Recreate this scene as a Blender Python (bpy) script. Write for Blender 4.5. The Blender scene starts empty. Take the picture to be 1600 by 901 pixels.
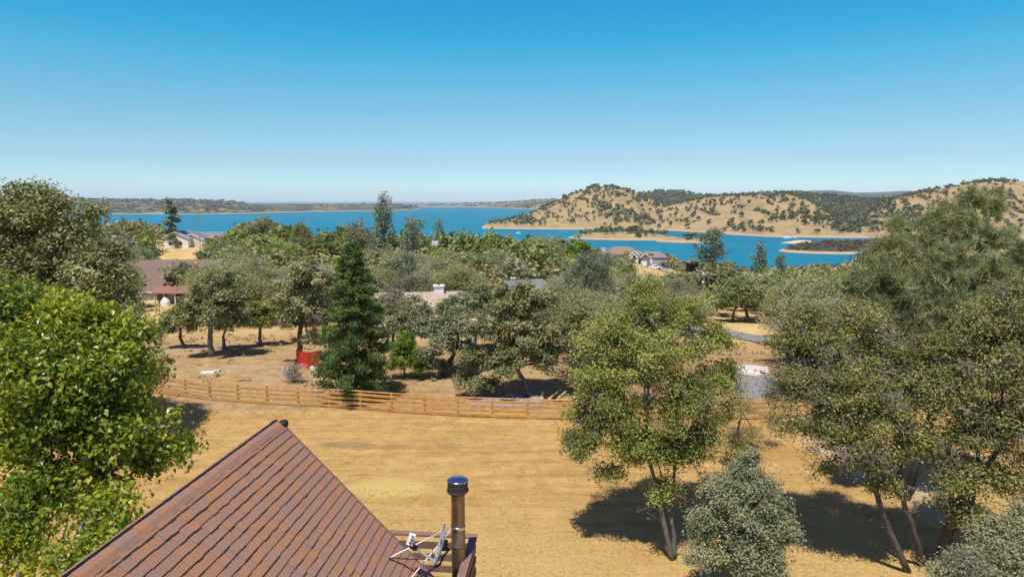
import bpy, math, random
import numpy as np
PI = math.pi
scene = bpy.context.scene
COL = scene.collection
random.seed(7)

# ------------------------------------------------------------------ camera
CAM_Z = 15.0
PITCH = math.radians(7.4)
FPX = 1067.0                      # focal length in photo pixels (1600 wide)
cam_d = bpy.data.cameras.new('camera')
cam = bpy.data.objects.new('camera', cam_d)
COL.objects.link(cam)
cam.location = (0, 0, CAM_Z)
cam.rotation_euler = (PI / 2 - PITCH, 0, 0)
cam_d.sensor_width = 36.0
cam_d.lens = 36.0 * FPX / 1600.0
cam_d.clip_start = 0.1
cam_d.clip_end = 90000
scene.camera = cam

# ------------------------------------------------------------------ sky, sun, exposure
LDIR = np.array([0.16, 0.42, -1.0]); LDIR /= np.linalg.norm(LDIR)
SUN_EL = math.asin(-LDIR[2])
SUN_AZ = math.atan2(-LDIR[0], -LDIR[1])      # clockwise from +Y
world = bpy.data.worlds.new('World'); scene.world = world
world.use_nodes = True
wn = world.node_tree; wn.nodes.clear()
w_out = wn.nodes.new('ShaderNodeOutputWorld')
w_bg = wn.nodes.new('ShaderNodeBackground')
w_sky = wn.nodes.new('ShaderNodeTexSky')
w_sky.sky_type = 'NISHITA'; w_sky.sun_disc = False
w_sky.sun_elevation = SUN_EL; w_sky.sun_rotation = SUN_AZ
w_sky.altitude = 200; w_sky.air_density = 1.0; w_sky.dust_density = 0.35; w_sky.ozone_density = 2.0
w_hs = wn.nodes.new('ShaderNodeHueSaturation')
w_hs.inputs['Hue'].default_value = 0.475
w_hs.inputs['Saturation'].default_value = 1.18
w_hs.inputs['Value'].default_value = 1.5
wn.links.new(w_sky.outputs[0], w_hs.inputs['Color'])
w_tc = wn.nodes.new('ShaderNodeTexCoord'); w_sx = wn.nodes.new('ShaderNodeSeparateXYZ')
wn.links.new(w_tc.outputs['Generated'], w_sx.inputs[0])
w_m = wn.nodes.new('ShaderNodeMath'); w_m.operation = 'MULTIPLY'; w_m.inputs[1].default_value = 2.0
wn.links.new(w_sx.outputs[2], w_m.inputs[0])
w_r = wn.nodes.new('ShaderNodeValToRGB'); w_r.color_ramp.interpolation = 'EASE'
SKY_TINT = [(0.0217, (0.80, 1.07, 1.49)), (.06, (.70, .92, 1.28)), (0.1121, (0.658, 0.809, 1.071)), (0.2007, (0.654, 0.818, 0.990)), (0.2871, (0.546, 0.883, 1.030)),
            (0.3710, (0.336, 0.931, 1.106)), (0.4360, (0.158, 0.916, 1.144)), (0.5221, (0.08, 0.886, 1.150)), (.75, (.48, .54, .92)), (1.0, (.80, .48, .88))]  # zenith stops, out of view, tinted to turn shaded ground more purple
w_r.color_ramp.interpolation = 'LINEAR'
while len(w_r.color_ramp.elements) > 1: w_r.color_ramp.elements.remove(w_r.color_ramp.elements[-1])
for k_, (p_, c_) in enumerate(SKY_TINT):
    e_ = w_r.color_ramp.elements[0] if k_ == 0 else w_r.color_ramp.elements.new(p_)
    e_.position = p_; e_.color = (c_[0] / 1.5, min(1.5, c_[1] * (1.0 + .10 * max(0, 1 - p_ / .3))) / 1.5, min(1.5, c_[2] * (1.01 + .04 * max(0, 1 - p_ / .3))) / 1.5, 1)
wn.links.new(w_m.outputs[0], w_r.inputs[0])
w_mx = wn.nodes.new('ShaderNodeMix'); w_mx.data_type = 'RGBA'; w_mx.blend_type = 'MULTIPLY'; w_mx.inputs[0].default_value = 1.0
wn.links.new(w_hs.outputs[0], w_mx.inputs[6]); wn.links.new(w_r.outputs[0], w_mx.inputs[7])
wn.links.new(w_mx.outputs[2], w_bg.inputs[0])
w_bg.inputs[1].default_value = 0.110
wn.links.new(w_bg.outputs[0], w_out.inputs[0])

sun_d = bpy.data.lights.new('sun', 'SUN')
sun_d.energy = 4.7; sun_d.angle = math.radians(0.53); sun_d.color = (1.0, 0.955, 0.88)
sun = bpy.data.objects.new('sun', sun_d); COL.objects.link(sun)
sun.location = (0, 0, 60)
from mathutils import Vector
sun.rotation_euler = Vector(LDIR).to_track_quat('-Z', 'Y').to_euler()
scene.view_settings.view_transform = 'Standard'
scene.view_settings.look = 'None'
scene.view_settings.gamma = 1.0
scene.view_settings.exposure = 0.14
scene.render.resolution_x = 1024; scene.render.resolution_y = 576
scene.cycles.max_bounces = 5
scene.cycles.diffuse_bounces = 3
scene.cycles.glossy_bounces = 2
scene.cycles.transmission_bounces = 3
scene.cycles.volume_bounces = 1
scene.cycles.transparent_max_bounces = 4

# ------------------------------------------------------------------ helpers
CP, SP = math.cos(PITCH), math.sin(PITCH)
def ray(px, py):
    a = (px - 800) / FPX; b = -(py - 450.5) / FPX
    return np.array([a, CP + b * SP, -SP + b * CP])
def P(px, py, Y):
    """world point that the photograph shows at (px, py), standing Y metres ahead of the camera"""
    d = ray(px, py); t = Y / d[1]
    return np.array([d[0] * t, Y, CAM_Z + d[2] * t])
def proj(x, y, z):
    dz = z - CAM_Z
    dep = y * CP - dz * SP
    return 800 + FPX * x / dep, 450.5 - FPX * (y * SP + dz * CP) / dep, dep

_rt = np.random.RandomState(11).rand(256, 256)
def vnoise(x, y):
    xi = np.floor(x).astype(int); yi = np.floor(y).astype(int)
    fx = x - xi; fy = y - yi
    fx = fx * fx * (3 - 2 * fx); fy = fy * fy * (3 - 2 * fy)
    a = _rt[xi % 256, yi % 256]; b = _rt[(xi + 1) % 256, yi % 256]
    c = _rt[xi % 256, (yi + 1) % 256]; d = _rt[(xi + 1) % 256, (yi + 1) % 256]
    return (a * (1 - fx) + b * fx) * (1 - fy) + (c * (1 - fx) + d * fx) * fy
def fbm(x, y, o=4):
    s = 0; a = .5; n = 0
    for k in range(o):
        s = s + a * vnoise(x + 17.3 * k, y + 9.1 * k); n += a
        x = x * 2.03; y = y * 2.03; a *= .5
    return s / n
def sstep(t):
    t = np.clip(t, 0, 1); return t * t * (3 - 2 * t)

def mesh_from(name, verts, faces, mat=None, attrs=None, smooth=False):
    """faces: (n,k) array of one size, or a list of such arrays"""
    me = bpy.data.meshes.new(name)
    verts = np.asarray(verts, dtype=np.float32)
    fl = faces if isinstance(faces, list) else [faces]
    fl = [np.asarray(f, dtype=np.int32) for f in fl if len(f)]
    tot = np.concatenate([np.full(len(f), f.shape[1], dtype=np.int32) for f in fl])
    idx = np.concatenate([f.ravel() for f in fl])
    me.vertices.add(len(verts)); me.vertices.foreach_set('co', verts.ravel())
    me.loops.add(len(idx)); me.loops.foreach_set('vertex_index', idx)
    me.polygons.add(len(tot))
    st = np.concatenate([[0], np.cumsum(tot)[:-1]]).astype(np.int32)
    me.polygons.foreach_set('loop_start', st)
    me.polygons.foreach_set('loop_total', tot)
    me.polygons.foreach_set('use_smooth', np.full(len(tot), smooth, dtype=bool))
    if attrs:
        for k, v in attrs.items():
            a = me.attributes.new(k, 'FLOAT', 'POINT'); a.data.foreach_set('value', np.asarray(v, dtype=np.float32))
    me.update(calc_edges=True)
    if mat: me.materials.append(mat)
    return me
def ob(name, me, parent=None, loc=(0, 0, 0), rz=0.0, kind=None, label=None):
    o = bpy.data.objects.new(name, me); COL.objects.link(o)
    o.location = [float(c) for c in loc]; o.rotation_euler = (0, 0, rz)
    if parent: o.parent = parent
    if kind: o['kind'] = kind
    if label: o['label'] = label
    return o
def thing(name, label, cat, loc=(0, 0, 0), rz=0.0, group=None, me=None):
    o = bpy.data.objects.new(name, me); COL.objects.link(o)
    o.location = [float(c) for c in loc]; o.rotation_euler = (0, 0, rz)
    o['label'] = label; o['category'] = cat
    if group: o['group'] = group
    return o

class MB:
    """collects boxes, tubes, polygons; build() gives one mesh"""
    def __init__(s): s.v = []; s.f = {}; s.n = 0
    def add(s, v, faces):
        v = np.asarray(v, float); s.v.append(v)
        for f in faces: s.f.setdefault(len(f), []).append([i + s.n for i in f])
        s.n += len(v)
    def hexa(s, p):   # 8 points: bottom 4 ccw, top 4 ccw
        s.add(p, [(3, 2, 1, 0), (4, 5, 6, 7), (0, 1, 5, 4), (1, 2, 6, 5), (2, 3, 7, 6), (3, 0, 4, 7)])
    def box(s, c, d, rz=0.0):
        x, y, z = d[0] / 2, d[1] / 2, d[2] / 2
        p = np.array([(-x, -y, -z), (x, -y, -z), (x, y, -z), (-x, y, -z), (-x, -y, z), (x, -y, z), (x, y, z), (-x, y, z)])
        co, si = math.cos(rz), math.sin(rz)
        q = p.copy(); q[:, 0] = p[:, 0] * co - p[:, 1] * si; q[:, 1] = p[:, 0] * si + p[:, 1] * co
        s.hexa(q + np.array(c, float))
    def beam(s, a, b, w, h, up=(0, 0, 1)):
        a = np.array(a, float); b = np.array(b, float); t = b - a; t /= np.linalg.norm(t)
        r = np.cross(t, up); r /= np.linalg.norm(r); u = np.cross(r, t)
        o = [(-w / 2, -h / 2), (w / 2, -h / 2), (w / 2, h / 2), (-w / 2, h / 2)]
        p = [a + r * i + u * j for i, j in o] + [b + r * i + u * j for i, j in o]
        s.add(p, [(0, 1, 2, 3), (7, 6, 5, 4), (1, 0, 4, 5), (2, 1, 5, 6), (3, 2, 6, 7), (0, 3, 7, 4)])
    def tube(s, pts, rad, n=6, cap=True):
        pts = np.asarray(pts, float); m = len(pts)
        rad = np.full(m, rad) if np.isscalar(rad) else np.asarray(rad)
        t = np.gradient(pts, axis=0); t /= (np.linalg.norm(t, axis=1)[:, None] + 1e-9)
        ref = np.array([0, 0, 1.]) if abs(t[0, 2]) < .8 else np.array([1., 0, 0])
        r = np.cross(t, ref); r /= (np.linalg.norm(r, axis=1)[:, None] + 1e-9); u = np.cross(r, t)
        an = np.arange(n) * 2 * PI / n
        ring = pts[:, None, :] + rad[:, None, None] * (np.cos(an)[None, :, None] * r[:, None, :] + np.sin(an)[None, :, None] * u[:, None, :])
        f = [(k * n + i, k * n + (i + 1) % n, (k + 1) * n + (i + 1) % n, (k + 1) * n + i) for k in range(m - 1) for i in range(n)]
        if cap and n > 3:
            f += [tuple(range(n))[::-1], tuple((m - 1) * n + i for i in range(n))]
        s.add(ring.reshape(-1, 3), f)
    def lathe(s, prof, c=(0, 0, 0), n=24):
        p = [(c[0] + r * math.cos(2 * PI * i / n), c[1] + r * math.sin(2 * PI * i / n), c[2] + z) for r, z in prof for i in range(n)]
        m = len(prof)
        s.add(p, [(k * n + i, k * n + (i + 1) % n, (k + 1) * n + (i + 1) % n, (k + 1) * n + i) for k in range(m - 1) for i in range(n)])
    def mesh(s, name, mat, smooth=False):
        return mesh_from(name, np.concatenate(s.v), [np.array(f) for f in s.f.values()], mat, smooth=smooth)
    def part(s, name, mat, parent=None, smooth=False, **k):
        return ob(name, s.mesh(name, mat, smooth), parent, **k)

# ------------------------------------------------------------------ materials
def new_mat(name):
    m = bpy.data.materials.new(name); m.use_nodes = True
    nt = m.node_tree; nt.nodes.clear()
    out = nt.nodes.new('ShaderNodeOutputMaterial')
    return m, nt, out
def nd(nt, t, **k):
    n = nt.nodes.new(t)
    for a, b in k.items(): setattr(n, a, b)
    return n
def rgb(c): return (c[0], c[1], c[2], 1.0)
def ramp(nt, fac, stops, mode='LINEAR'):
    r = nd(nt, 'ShaderNodeValToRGB'); r.color_ramp.interpolation = mode
    e = r.color_ramp.elements
    while len(e) > 1: e.remove(e[-1])
    e[0].position = stops[0][0]; e[0].color = rgb(stops[0][1])
    for p, c in stops[1:]:
        q = e.new(p); q.color = rgb(c)
    nt.links.new(fac, r.inputs[0]); return r.outputs[0]
def math_(nt, op, a, b=None, c=None, clamp=False):
    n = nd(nt, 'ShaderNodeMath', operation=op); n.use_clamp = clamp
    for i, v in enumerate((a, b, c)):
        if v is None: continue
        if isinstance(v, (int, float)): n.inputs[i].default_value = v
        else: nt.links.new(v, n.inputs[i])
    return n.outputs[0]
def mixc(nt, f, a, b, mode='MIX'):
    n = nd(nt, 'ShaderNodeMix', data_type='RGBA', blend_type=mode)
    for i, v in ((0, f), (6, a), (7, b)):
        if isinstance(v, (int, float)): n.inputs[i].default_value = v
        elif isinstance(v, tuple): n.inputs[i].default_value = rgb(v)
        else: nt.links.new(v, n.inputs[i])
    return n.outputs[2]
def noise(nt, vec, scale, detail=4, rough=.55, sc=None):
    if sc is not None:
        m = nd(nt, 'ShaderNodeVectorMath', operation='MULTIPLY'); m.inputs[1].default_value = sc
        nt.links.new(vec, m.inputs[0]); vec = m.outputs[0]
    n = nd(nt, 'ShaderNodeTexNoise'); n.inputs['Scale'].default_value = scale
    n.inputs['Detail'].default_value = detail; n.inputs['Roughness'].default_value = rough
    nt.links.new(vec, n.inputs['Vector']); return n.outputs['Fac']
def principled(nt, out, col, rough=.8, metal=0.0, spec=.3, bump=None, bstr=.3, bdist=.05):
    b = nd(nt, 'ShaderNodeBsdfPrincipled')
    if isinstance(col, tuple): b.inputs['Base Color'].default_value = rgb(col)
    else: nt.links.new(col, b.inputs['Base Color'])
    if isinstance(rough, (int, float)): b.inputs['Roughness'].default_value = rough
    else: nt.links.new(rough, b.inputs['Roughness'])
    b.inputs['Metallic'].default_value = metal
    b.inputs['Specular IOR Level'].default_value = spec
    if bump is not None:
        q = nd(nt, 'ShaderNodeBump'); q.inputs['Strength'].default_value = bstr; q.inputs['Distance'].default_value = bdist
        nt.links.new(bump, q.inputs['Height']); nt.links.new(q.outputs[0], b.inputs['Normal'])
    nt.links.new(b.outputs[0], out.inputs[0]); return b
def simple(name, col, var=.25, scale=6.0, rough=.8, metal=0.0, spec=.3, bstr=.2, bdist=.01, dark=None, each=0.0):
    m, nt, out = new_mat(name)
    tc = nd(nt, 'ShaderNodeTexCoord').outputs['Object']
    n1 = noise(nt, tc, scale, 5, .6)
    d = dark or tuple(c * (1 - var) for c in col)
    c = ramp(nt, n1, [(.3, d), (.7, tuple(min(1, x * (1 + var * .5)) for x in col))])
    if each:      # every board a little different
        r_ = nd(nt, 'ShaderNodeObjectInfo').outputs['Random']; h_ = nd(nt, 'ShaderNodeHueSaturation'); nt.links.new(c, h_.inputs['Color'])
        nt.links.new(math_(nt, 'MULTIPLY_ADD', r_, each, 1 - each * .6), h_.inputs['Value']); nt.links.new(math_(nt, 'MULTIPLY_ADD', math_(nt, 'FRACT', math_(nt, 'MULTIPLY', r_, 9.7)), each * 1.2, 1 - each), h_.inputs['Saturation']); c = h_.outputs[0]
    principled(nt, out, c, rough, metal, spec, n1, bstr, bdist)
    return m
def leaf_mat(name, stops, trans=.28, rough=.5, spec=.35, objvar=.0):
    m, nt, out = new_mat(name)
    at = nd(nt, 'ShaderNodeAttribute', attribute_name='v').outputs['Fac']
    if objvar:
        oi = nd(nt, 'ShaderNodeObjectInfo').outputs['Random']
        at = math_(nt, 'ADD', at, math_(nt, 'MULTIPLY', math_(nt, 'SUBTRACT', oi, .5), objvar), clamp=True)
    c = ramp(nt, at, stops)
    if objvar:
        hs = nd(nt, 'ShaderNodeHueSaturation'); nt.links.new(c, hs.inputs['Color'])
        oi2 = math_(nt, 'FRACT', math_(nt, 'MULTIPLY', oi, 7.31))
        nt.links.new(math_(nt, 'ADD', .488, math_(nt, 'MULTIPLY', oi2, .024)), hs.inputs['Hue'])
        oi3 = math_(nt, 'FRACT', math_(nt, 'MULTIPLY', oi, 13.7))
        nt.links.new(math_(nt, 'ADD', .8, math_(nt, 'MULTIPLY', oi3, .4)), hs.inputs['Value'])
        nt.links.new(math_(nt, 'ADD', .75, math_(nt, 'MULTIPLY', oi2, .5)), hs.inputs['Saturation'])
        c = hs.outputs[0]
    b = nd(nt, 'ShaderNodeBsdfPrincipled'); nt.links.new(c, b.inputs['Base Color'])
    b.inputs['Roughness'].default_value = rough; b.inputs['Specular IOR Level'].default_value = spec
    t = nd(nt, 'ShaderNodeBsdfTranslucent')
    nt.links.new(mixc(nt, 1.0, c, (1.25, 1.3, .7), 'MULTIPLY'), t.inputs[0])
    mx = nd(nt, 'ShaderNodeMixShader'); mx.inputs[0].default_value = trans
    nt.links.new(b.outputs[0], mx.inputs[1]); nt.links.new(t.outputs[0], mx.inputs[2])
    nt.links.new(mx.outputs[0], out.inputs[0]); return m

M = {}
M['bark'] = simple('bark', (.115, .10, .085), .45, 9, .95, bstr=.6, bdist=.03)
M['bark_pale'] = simple('bark_pale', (.20, .175, .15), .45, 9, .95, bstr=.6, bdist=.03)
M['twig'] = simple('twig', (.24, .21, .165), .3, 5, .95)
M['snag'] = simple('snag', (.5, .46, .42), .3, 5, .95)
M['mulberry'] = leaf_mat('mulberry', [(0, (.06, .105, .012)), (.35, (.14, .21, .018)), (.7, (.34, .38, .03)), (1, (.54, .50, .06))], .38, .36, .5)
M['olive'] = leaf_mat('olive', [(0, (0.137, 0.158, 0.037)), (.5, (0.252, 0.284, 0.063)), (.85, (0.378, 0.389, 0.084)), (1, (0.441, 0.357, 0.147))], .27)
M['yelloak'] = leaf_mat('yelloak', [(0, (0.117, 0.122, 0.037)), (.45, (0.212, 0.212, 0.064)), (.8, (0.339, 0.329, 0.080)), (1, (0.382, 0.297, 0.170))], .25)
M['greyoak'] = leaf_mat('greyoak', [(0, (.13, .135, .055)), (.5, (.245, .255, .105)), (.85, (.345, .345, .155)), (1, (.42, .33, .18))], .24)
M['bluoak'] = leaf_mat('bluoak', [(0, (.13, .145, .08)), (.5, (.25, .265, .14)), (.85, (.35, .36, .20)), (1, (.38, .31, .18))], .2)
M['pine'] = leaf_mat('pine', [(0, (.13, .15, .065)), (.45, (.28, .315, .145)), (.8, (.42, .43, .21)), (1, (.54, .40, .20))], .22)
M['redwood'] = leaf_mat('redwood', [(0, (.04, .07, .018)), (.5, (.10, .165, .035)), (.9, (.20, .27, .055)), (1, (.22, .2, .08))], .24)
M['bright'] = leaf_mat('bright', [(0, (0.081, 0.138, 0.018)), (.5, (0.184, 0.287, 0.025)), (.9, (0.345, 0.437, 0.040)), (1, (0.414, 0.414, 0.057))], .32)
M['f_grey'] = leaf_mat('f_grey', [(0, (0.146, 0.140, 0.069)), (.5, (0.286, 0.274, 0.134)), (.9, (0.381, 0.358, 0.190)), (1, (0.414, 0.347, 0.213))], .24, objvar=.35)
M['f_green'] = leaf_mat('f_green', [(0, (0.123, 0.140, 0.050)), (.5, (0.241, 0.263, 0.095)), (.9, (0.347, 0.358, 0.134)), (1, (0.381, 0.325, 0.157))], .24, objvar=.4)
M['f_brown'] = leaf_mat('f_brown', [(0, (.16, .13, .085)), (.5, (.29, .24, .16)), (.9, (.37, .30, .20)), (1, (.38, .30, .2))], .2, objvar=.3)
M['f_pine'] = leaf_mat('f_pine', [(0, (0.092, 0.123, 0.069)), (.5, (0.185, 0.223, 0.125)), (.9, (0.262, 0.308, 0.166)), (1, (0.339, 0.293, 0.152))], .15, objvar=.2)
M['h_tree'] = leaf_mat('h_tree', [(0, (.075, .08, .042)), (.5, (.125, .13, .065)), (1, (.18, .175, .085))], .12, objvar=.3)
M['shrubred'] = leaf_mat('shrubred', [(0, (.09, .05, .03)), (.6, (.16, .09, .045)), (1, (.2, .13, .06))], .1)
M['wood_fence'] = simple('wood_fence', (.56, .285, .075), .3, 3, .8, bstr=.1, each=.16, spec=.15)
M['wood_red'] = simple('wood_red', (.25, .135, .095), .25, 5, .75, each=.2)
M['black'] = simple('black', (.015, .015, .018), .2, 5, .6)
M['white'] = simple('white', (.78, .77, .74), .1, 3, .7)
M['cream'] = simple('cream', (.62, .56, .47), .15, 3, .8)
M['glass'] = simple('glass', (.03, .04, .05), .1, 3, .15, spec=.6)
M['roof_brown'] = simple('roof_brown', (.21, .145, .12), .2, 2, .9)
M['roof_red'] = simple('roof_red', (.32, .14, .115), .15, 2, .7)
M['roof_grey'] = simple('roof_grey', (.2, .21, .23), .15, 2, .7)
M['roof_tan'] = simple('roof_tan', (.27, .2, .16), .2, 2, .9)
M['tile_cream'] = simple('tile_cream', (.66, .55, .41), .3, 4, .85)
M['steel'] = simple('steel', (.6, .6, .6), .15, 12, .28, metal=1.0, spec=.5)
M['steel_dark'] = simple('steel_dark', (.10, .09, .085), .4, 30, .6, metal=.5)
M['grey_paint'] = simple('grey_paint', (.32, .35, .38), .1, 8, .45)
M['cable'] = simple('cable', (.02, .025, .06), .2, 9, .5)
M['red_paint'] = simple('red_paint', (.55, .03, .02), .2, 2, .6)
M['orange_paint'] = simple('orange_paint', (.55, .12, .03), .3, 2, .7)
M['rust'] = simple('rust', (.2, .07, .03), .3, 3, .9)
M['concrete'] = simple('concrete', (.52, .36, .17), .3, 1.5, .95, spec=.08)
M['asphalt'] = simple('asphalt', (.25, .245, .235), .2, 2, .95, spec=.08)
M['gravel'] = simple('gravel', (.62, .58, .53), .3, 6, .95, bstr=.5, spec=.08)
M['weed'] = leaf_mat('weed', [(0, (.34, .24, .12)), (1, (.55, .40, .18))], .2)
M['straw'] = simple('straw', (.62, .43, .13), .4, 5, .9)
M['plank_yellow'] = simple('plank_yellow', (.52, .40, .17), .25, 4, .8)
M['pole'] = simple('pole', (.36, .3, .25), .25, 3, .95)
M['paintwhite'] = simple('paintwhite', (.8, .8, .8), .05, 2, .3, spec=.5)
M['tyre'] = simple('tyre', (.02, .02, .02), .2, 9, .9)
M['tarp'] = simple('tarp', (.1, .2, .45), .2, 3, .6)
M['shade_grey_wall'] = simple('shade_grey_wall', (.36, .37, .39), .1, 3, .8)  # shade on the hip-roofed house's walls, put into their base colour
M['pad'] = simple('pad', (.30, .30, .29), .2, 1.5, .95, spec=.08)
# ------------------------------------------------------------------ terrain
LAKE = -45.0
def px2u(px, dep=3.0):          # photograph column -> X/Y for ground seen dep degrees below the horizon
    return (px - 800) / FPX * (CP + math.tan(math.radians(dep)) * SP)
def hz(py, Y):                  # height that shows at row py when Y metres away
    b = -(py - 450.5) / FPX
    return CAM_Z + Y * (-SP + b * CP) / (CP + b * SP)

NK = np.array([0, 25, 46, 65, 100, 150, 200, 250, 300, 400, 500, 610, 720, 900, 1200])
N_L = np.array([0, 0, 0, -.3, -2.2, -2.8, -1.5, -1.5, -3, -12, -24, -42, -60, -75, -80.])
N_C = np.array([0, 0, 0, -.3, -2.5, -4.8, -7, -9, -12, -22, -34, -48, -64, -75, -80.])
N_R = np.array([0, 0, 0, -.8, -5, -9.5, -14, -19, -24, -32, -38.5, -46.5, -58, -75, -80.])
N_RR = np.array([0, 0, 0, -.8, -4, -8, -12, -16, -20, -27, -32, -37, -40, -43, -60.])
def near_h(u, Y):
    hl = np.interp(Y, NK, N_L); hc = np.interp(Y, NK, N_C); hr = np.interp(Y, NK, N_R); hrr = np.interp(Y, NK, N_RR)
    wl = sstep((-u - .18) / .22); wr = sstep((u - .17) / .14); wrr = sstep((u - .45) / .09)
    h = hc * (1 - wl) + hl * wl
    h = h * (1 - wr) + hr * wr
    return h * (1 - wrr) + hrr * wrr
def layer(u, Y, X, cols, tail=.55, rav=.22, rs=.009, pw=1.0):
    """cols: px, shore distance, crest distance, crest row"""
    c = np.array(cols, float)
    U = np.array([px2u(p, .5) for p in c[:, 0]])
    sh = np.interp(u, U, c[:, 1]); cr = np.interp(u, U, c[:, 2]); cy = np.interp(u, U, c[:, 3])
    zc = CAM_Z + cr * (-SP + (-(cy - 450.5) / FPX) * CP) / (CP + (-(cy - 450.5) / FPX) * SP)
    out = np.where((u < U[0]) | (u > U[-1]), 1.0, 0.0)
    s = (Y - sh) / (cr - sh)
    rise = np.clip(s, 0, 1)
    prof = np.sin(rise * PI / 2) ** pw
    n = np.abs(fbm(X * rs + 5, Y * rs * .6, 3) - .5) * 2
    prof = prof * (1 - rav * (1 - n * 2.2).clip(0, 1) * np.sin(rise * PI))
    h = LAKE + (zc - LAKE) * prof
    h = np.where(s < 0, LAKE + s * (cr - sh) * .09, h)
    s2 = (Y - cr) / (cr * tail)
    h = np.where(Y > cr, zc - (zc + 60) * sstep(s2), h)
    return np.where(out > 0, -90.0, h)
HEAD = [(752, 1430, 1500, 355), (765, 1425, 1560, 350), (800, 1410, 1650, 344), (835, 1400, 1720, 331), (865, 1395, 1780, 318), (888, 1390, 1800, 306), (908, 1390, 1830, 300),
        (925, 1390, 1850, 294), (950, 1390, 1880, 292), (975, 1395, 1900, 297), (995, 1400, 1900, 303), (1020, 1400, 1850, 312), (1045, 1400, 1750, 322), (1075, 1400, 1600, 335), (1100, 1400, 1500, 350), (1120, 1400, 1480, 362)]
RIGHTH = [(985, 1400, 1480, 356), (1000, 1380, 1500, 348), (1025, 1360, 1560, 330), (1050, 1340, 1620, 320), (1075, 1300, 1650, 315), (1100, 1260, 1680, 309), (1150, 1180, 1700, 306),
          (1200, 1120, 1650, 302), (1230, 1100, 1620, 303), (1260, 1100, 1550, 312), (1290, 1090, 1450, 328), (1320, 1080, 1350, 345), (1345, 1080, 1250, 360), (1360, 1080, 1200, 372)]
BACKR = [(960, 2300, 2900, 312), (1000, 2300, 2900, 303), (1030, 2300, 2900, 298), (1060, 2300, 2900, 299), (1095, 2300, 2900, 305), (1150, 2300, 2900, 305), (1230, 2300, 2900, 300), (1300, 1900, 2500, 306),
         (1350, 1800, 2300, 312), (1400, 1700, 2100, 312), (1480, 1700, 2100, 300)]
RIGHT2 = [(1310, 1090, 1180, 372), (1345, 1090, 1300, 345), (1365, 1080, 1380, 328), (1400, 1070, 1450, 310), (1450, 1050, 1500, 299), (1500, 1050, 1500, 289), (1550, 1050, 1500, 284), (1620, 1050, 1500, 283), (1800, 1050, 1500, 290), (2100, 1050, 1500, 300)]
DIST = [(1180, 4500, 5600, 306), (1230, 4500, 5600, 301), (1262, 4500, 5600, 298), (1300, 4500, 5600, 297), (1337, 4500, 5600, 301), (1375, 4500, 5600, 300), (1412, 4500, 5600, 298), (1500, 4500, 5600, 300), (1800, 4500, 5600, 300)]
FARL = [(-600, 2900, 4200, 300), (60, 2900, 4200, 305), (100, 2900, 4200, 309), (160, 2900, 4200, 312), (300, 2900, 3900, 312), (350, 2950, 3800, 314), (400, 3050, 3900, 319), (440, 3300, 4100, 318.5), (490, 3500, 4300, 318), (560, 3700, 4500, 319), (620, 3900, 4600, 320), (655, 4300, 4700, 322)]
FARC = [(640, 5600, 6600, 318.5), (700, 5600, 6600, 317.5), (760, 5300, 6500, 316.5), (800, 4700, 6300, 315), (830, 4300, 6000, 312.5), (870, 4200, 6000, 311), (1200, 4200, 6000, 311)]
def terrain(x, y):
    x = np.asarray(x, float); y = np.asarray(y, float)
    Y = np.maximum(y, 1e-3); u = x / Y; u = np.clip(u, -3, 3)
    und = (fbm(x * .02, y * .02, 3) - .5) * 3 * sstep((y - 70) / 120) * (1 - sstep((y - 2000) / 500))
    h = near_h(u, y) + und
    cov = np.where(y > 60, .35, 0.)
    base = h.copy()
    def put(hh, c):
        nonlocal h, cov
        cov = np.where(hh > h, c, cov); h = np.maximum(h, hh)
    put(layer(u, y, x, HEAD, .35, .5, .011), .25)
    put(layer(u, y, x, RIGHTH, .4, .5, .011), .12)
    put(layer(u, y, x, BACKR, .3, .2), .75)
    put(layer(u, y, x, RIGHT2, .4, .45, .010), .1)
    put(layer(u, y, x, DIST, .3, .25, .003), .8)
    put(layer(u, y, x, FARL, .4, .4, .003, .8), .63)
    put(layer(u, y, x, FARC, .4, .3, .003, .8), .56)
    # spit in the middle of the inlet, sand bar, brushy point
    def blob(cx, cy, rx, ry, top, rot=0.0):
        dx = x - cx; dy = y - cy; c, s_ = math.cos(rot), math.sin(rot)
        a = (dx * c + dy * s_) / rx; b = (-dx * s_ + dy * c) / ry
        r2 = a * a + b * b + (fbm(x * .02, y * .02, 3) - .5) * .5
        return LAKE - 6 + (top + 6) * np.clip(1.25 - r2, 0, 1.2) ** .8
    put(blob(178, 1075, 95, 60, 7.5, -.25), .1)
    put(blob(250, 985, 50, 26, 4, -.2), 0)
    put(blob(405, 955, 38, 17, 2.6, 0), -.5)
    put(blob(372, 800, 60, 45, 9.0, .1), .9)
    put(blob(440, 800, 70, 80, 10.0, .1), .9)
    # open plain beyond the far shore
    h = np.where(y > 6000, np.maximum(h, -62 + 8 * fbm(x * .0003, y * .0003, 2)), h)
    h = np.where(y < 0, 0.0, h)
    # low rise the near house stands on
    h = h + 2.6 * np.exp(-(((x + 5) / 7.0) ** 2 + ((y - 6) / 7.5) ** 2) ** 1.5)
    return h, cov
def gz(x, y): return float(terrain(np.array([x]), np.array([y]))[0][0])
def G(px, py, y0=20, y1=2500):
    """ground point seen at a photograph pixel"""
    d = ray(px, py)
    Y = np.exp(np.linspace(math.log(y0), math.log(y1), 4000)); X = d[0] / d[1] * Y
    Z = CAM_Z + d[2] / d[1] * Y
    k = np.argmax(Z <= terrain(X, Y)[0])
    return np.array([X[k], Y[k], terrain(X[k:k + 1], Y[k:k + 1])[0][0]])

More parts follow.
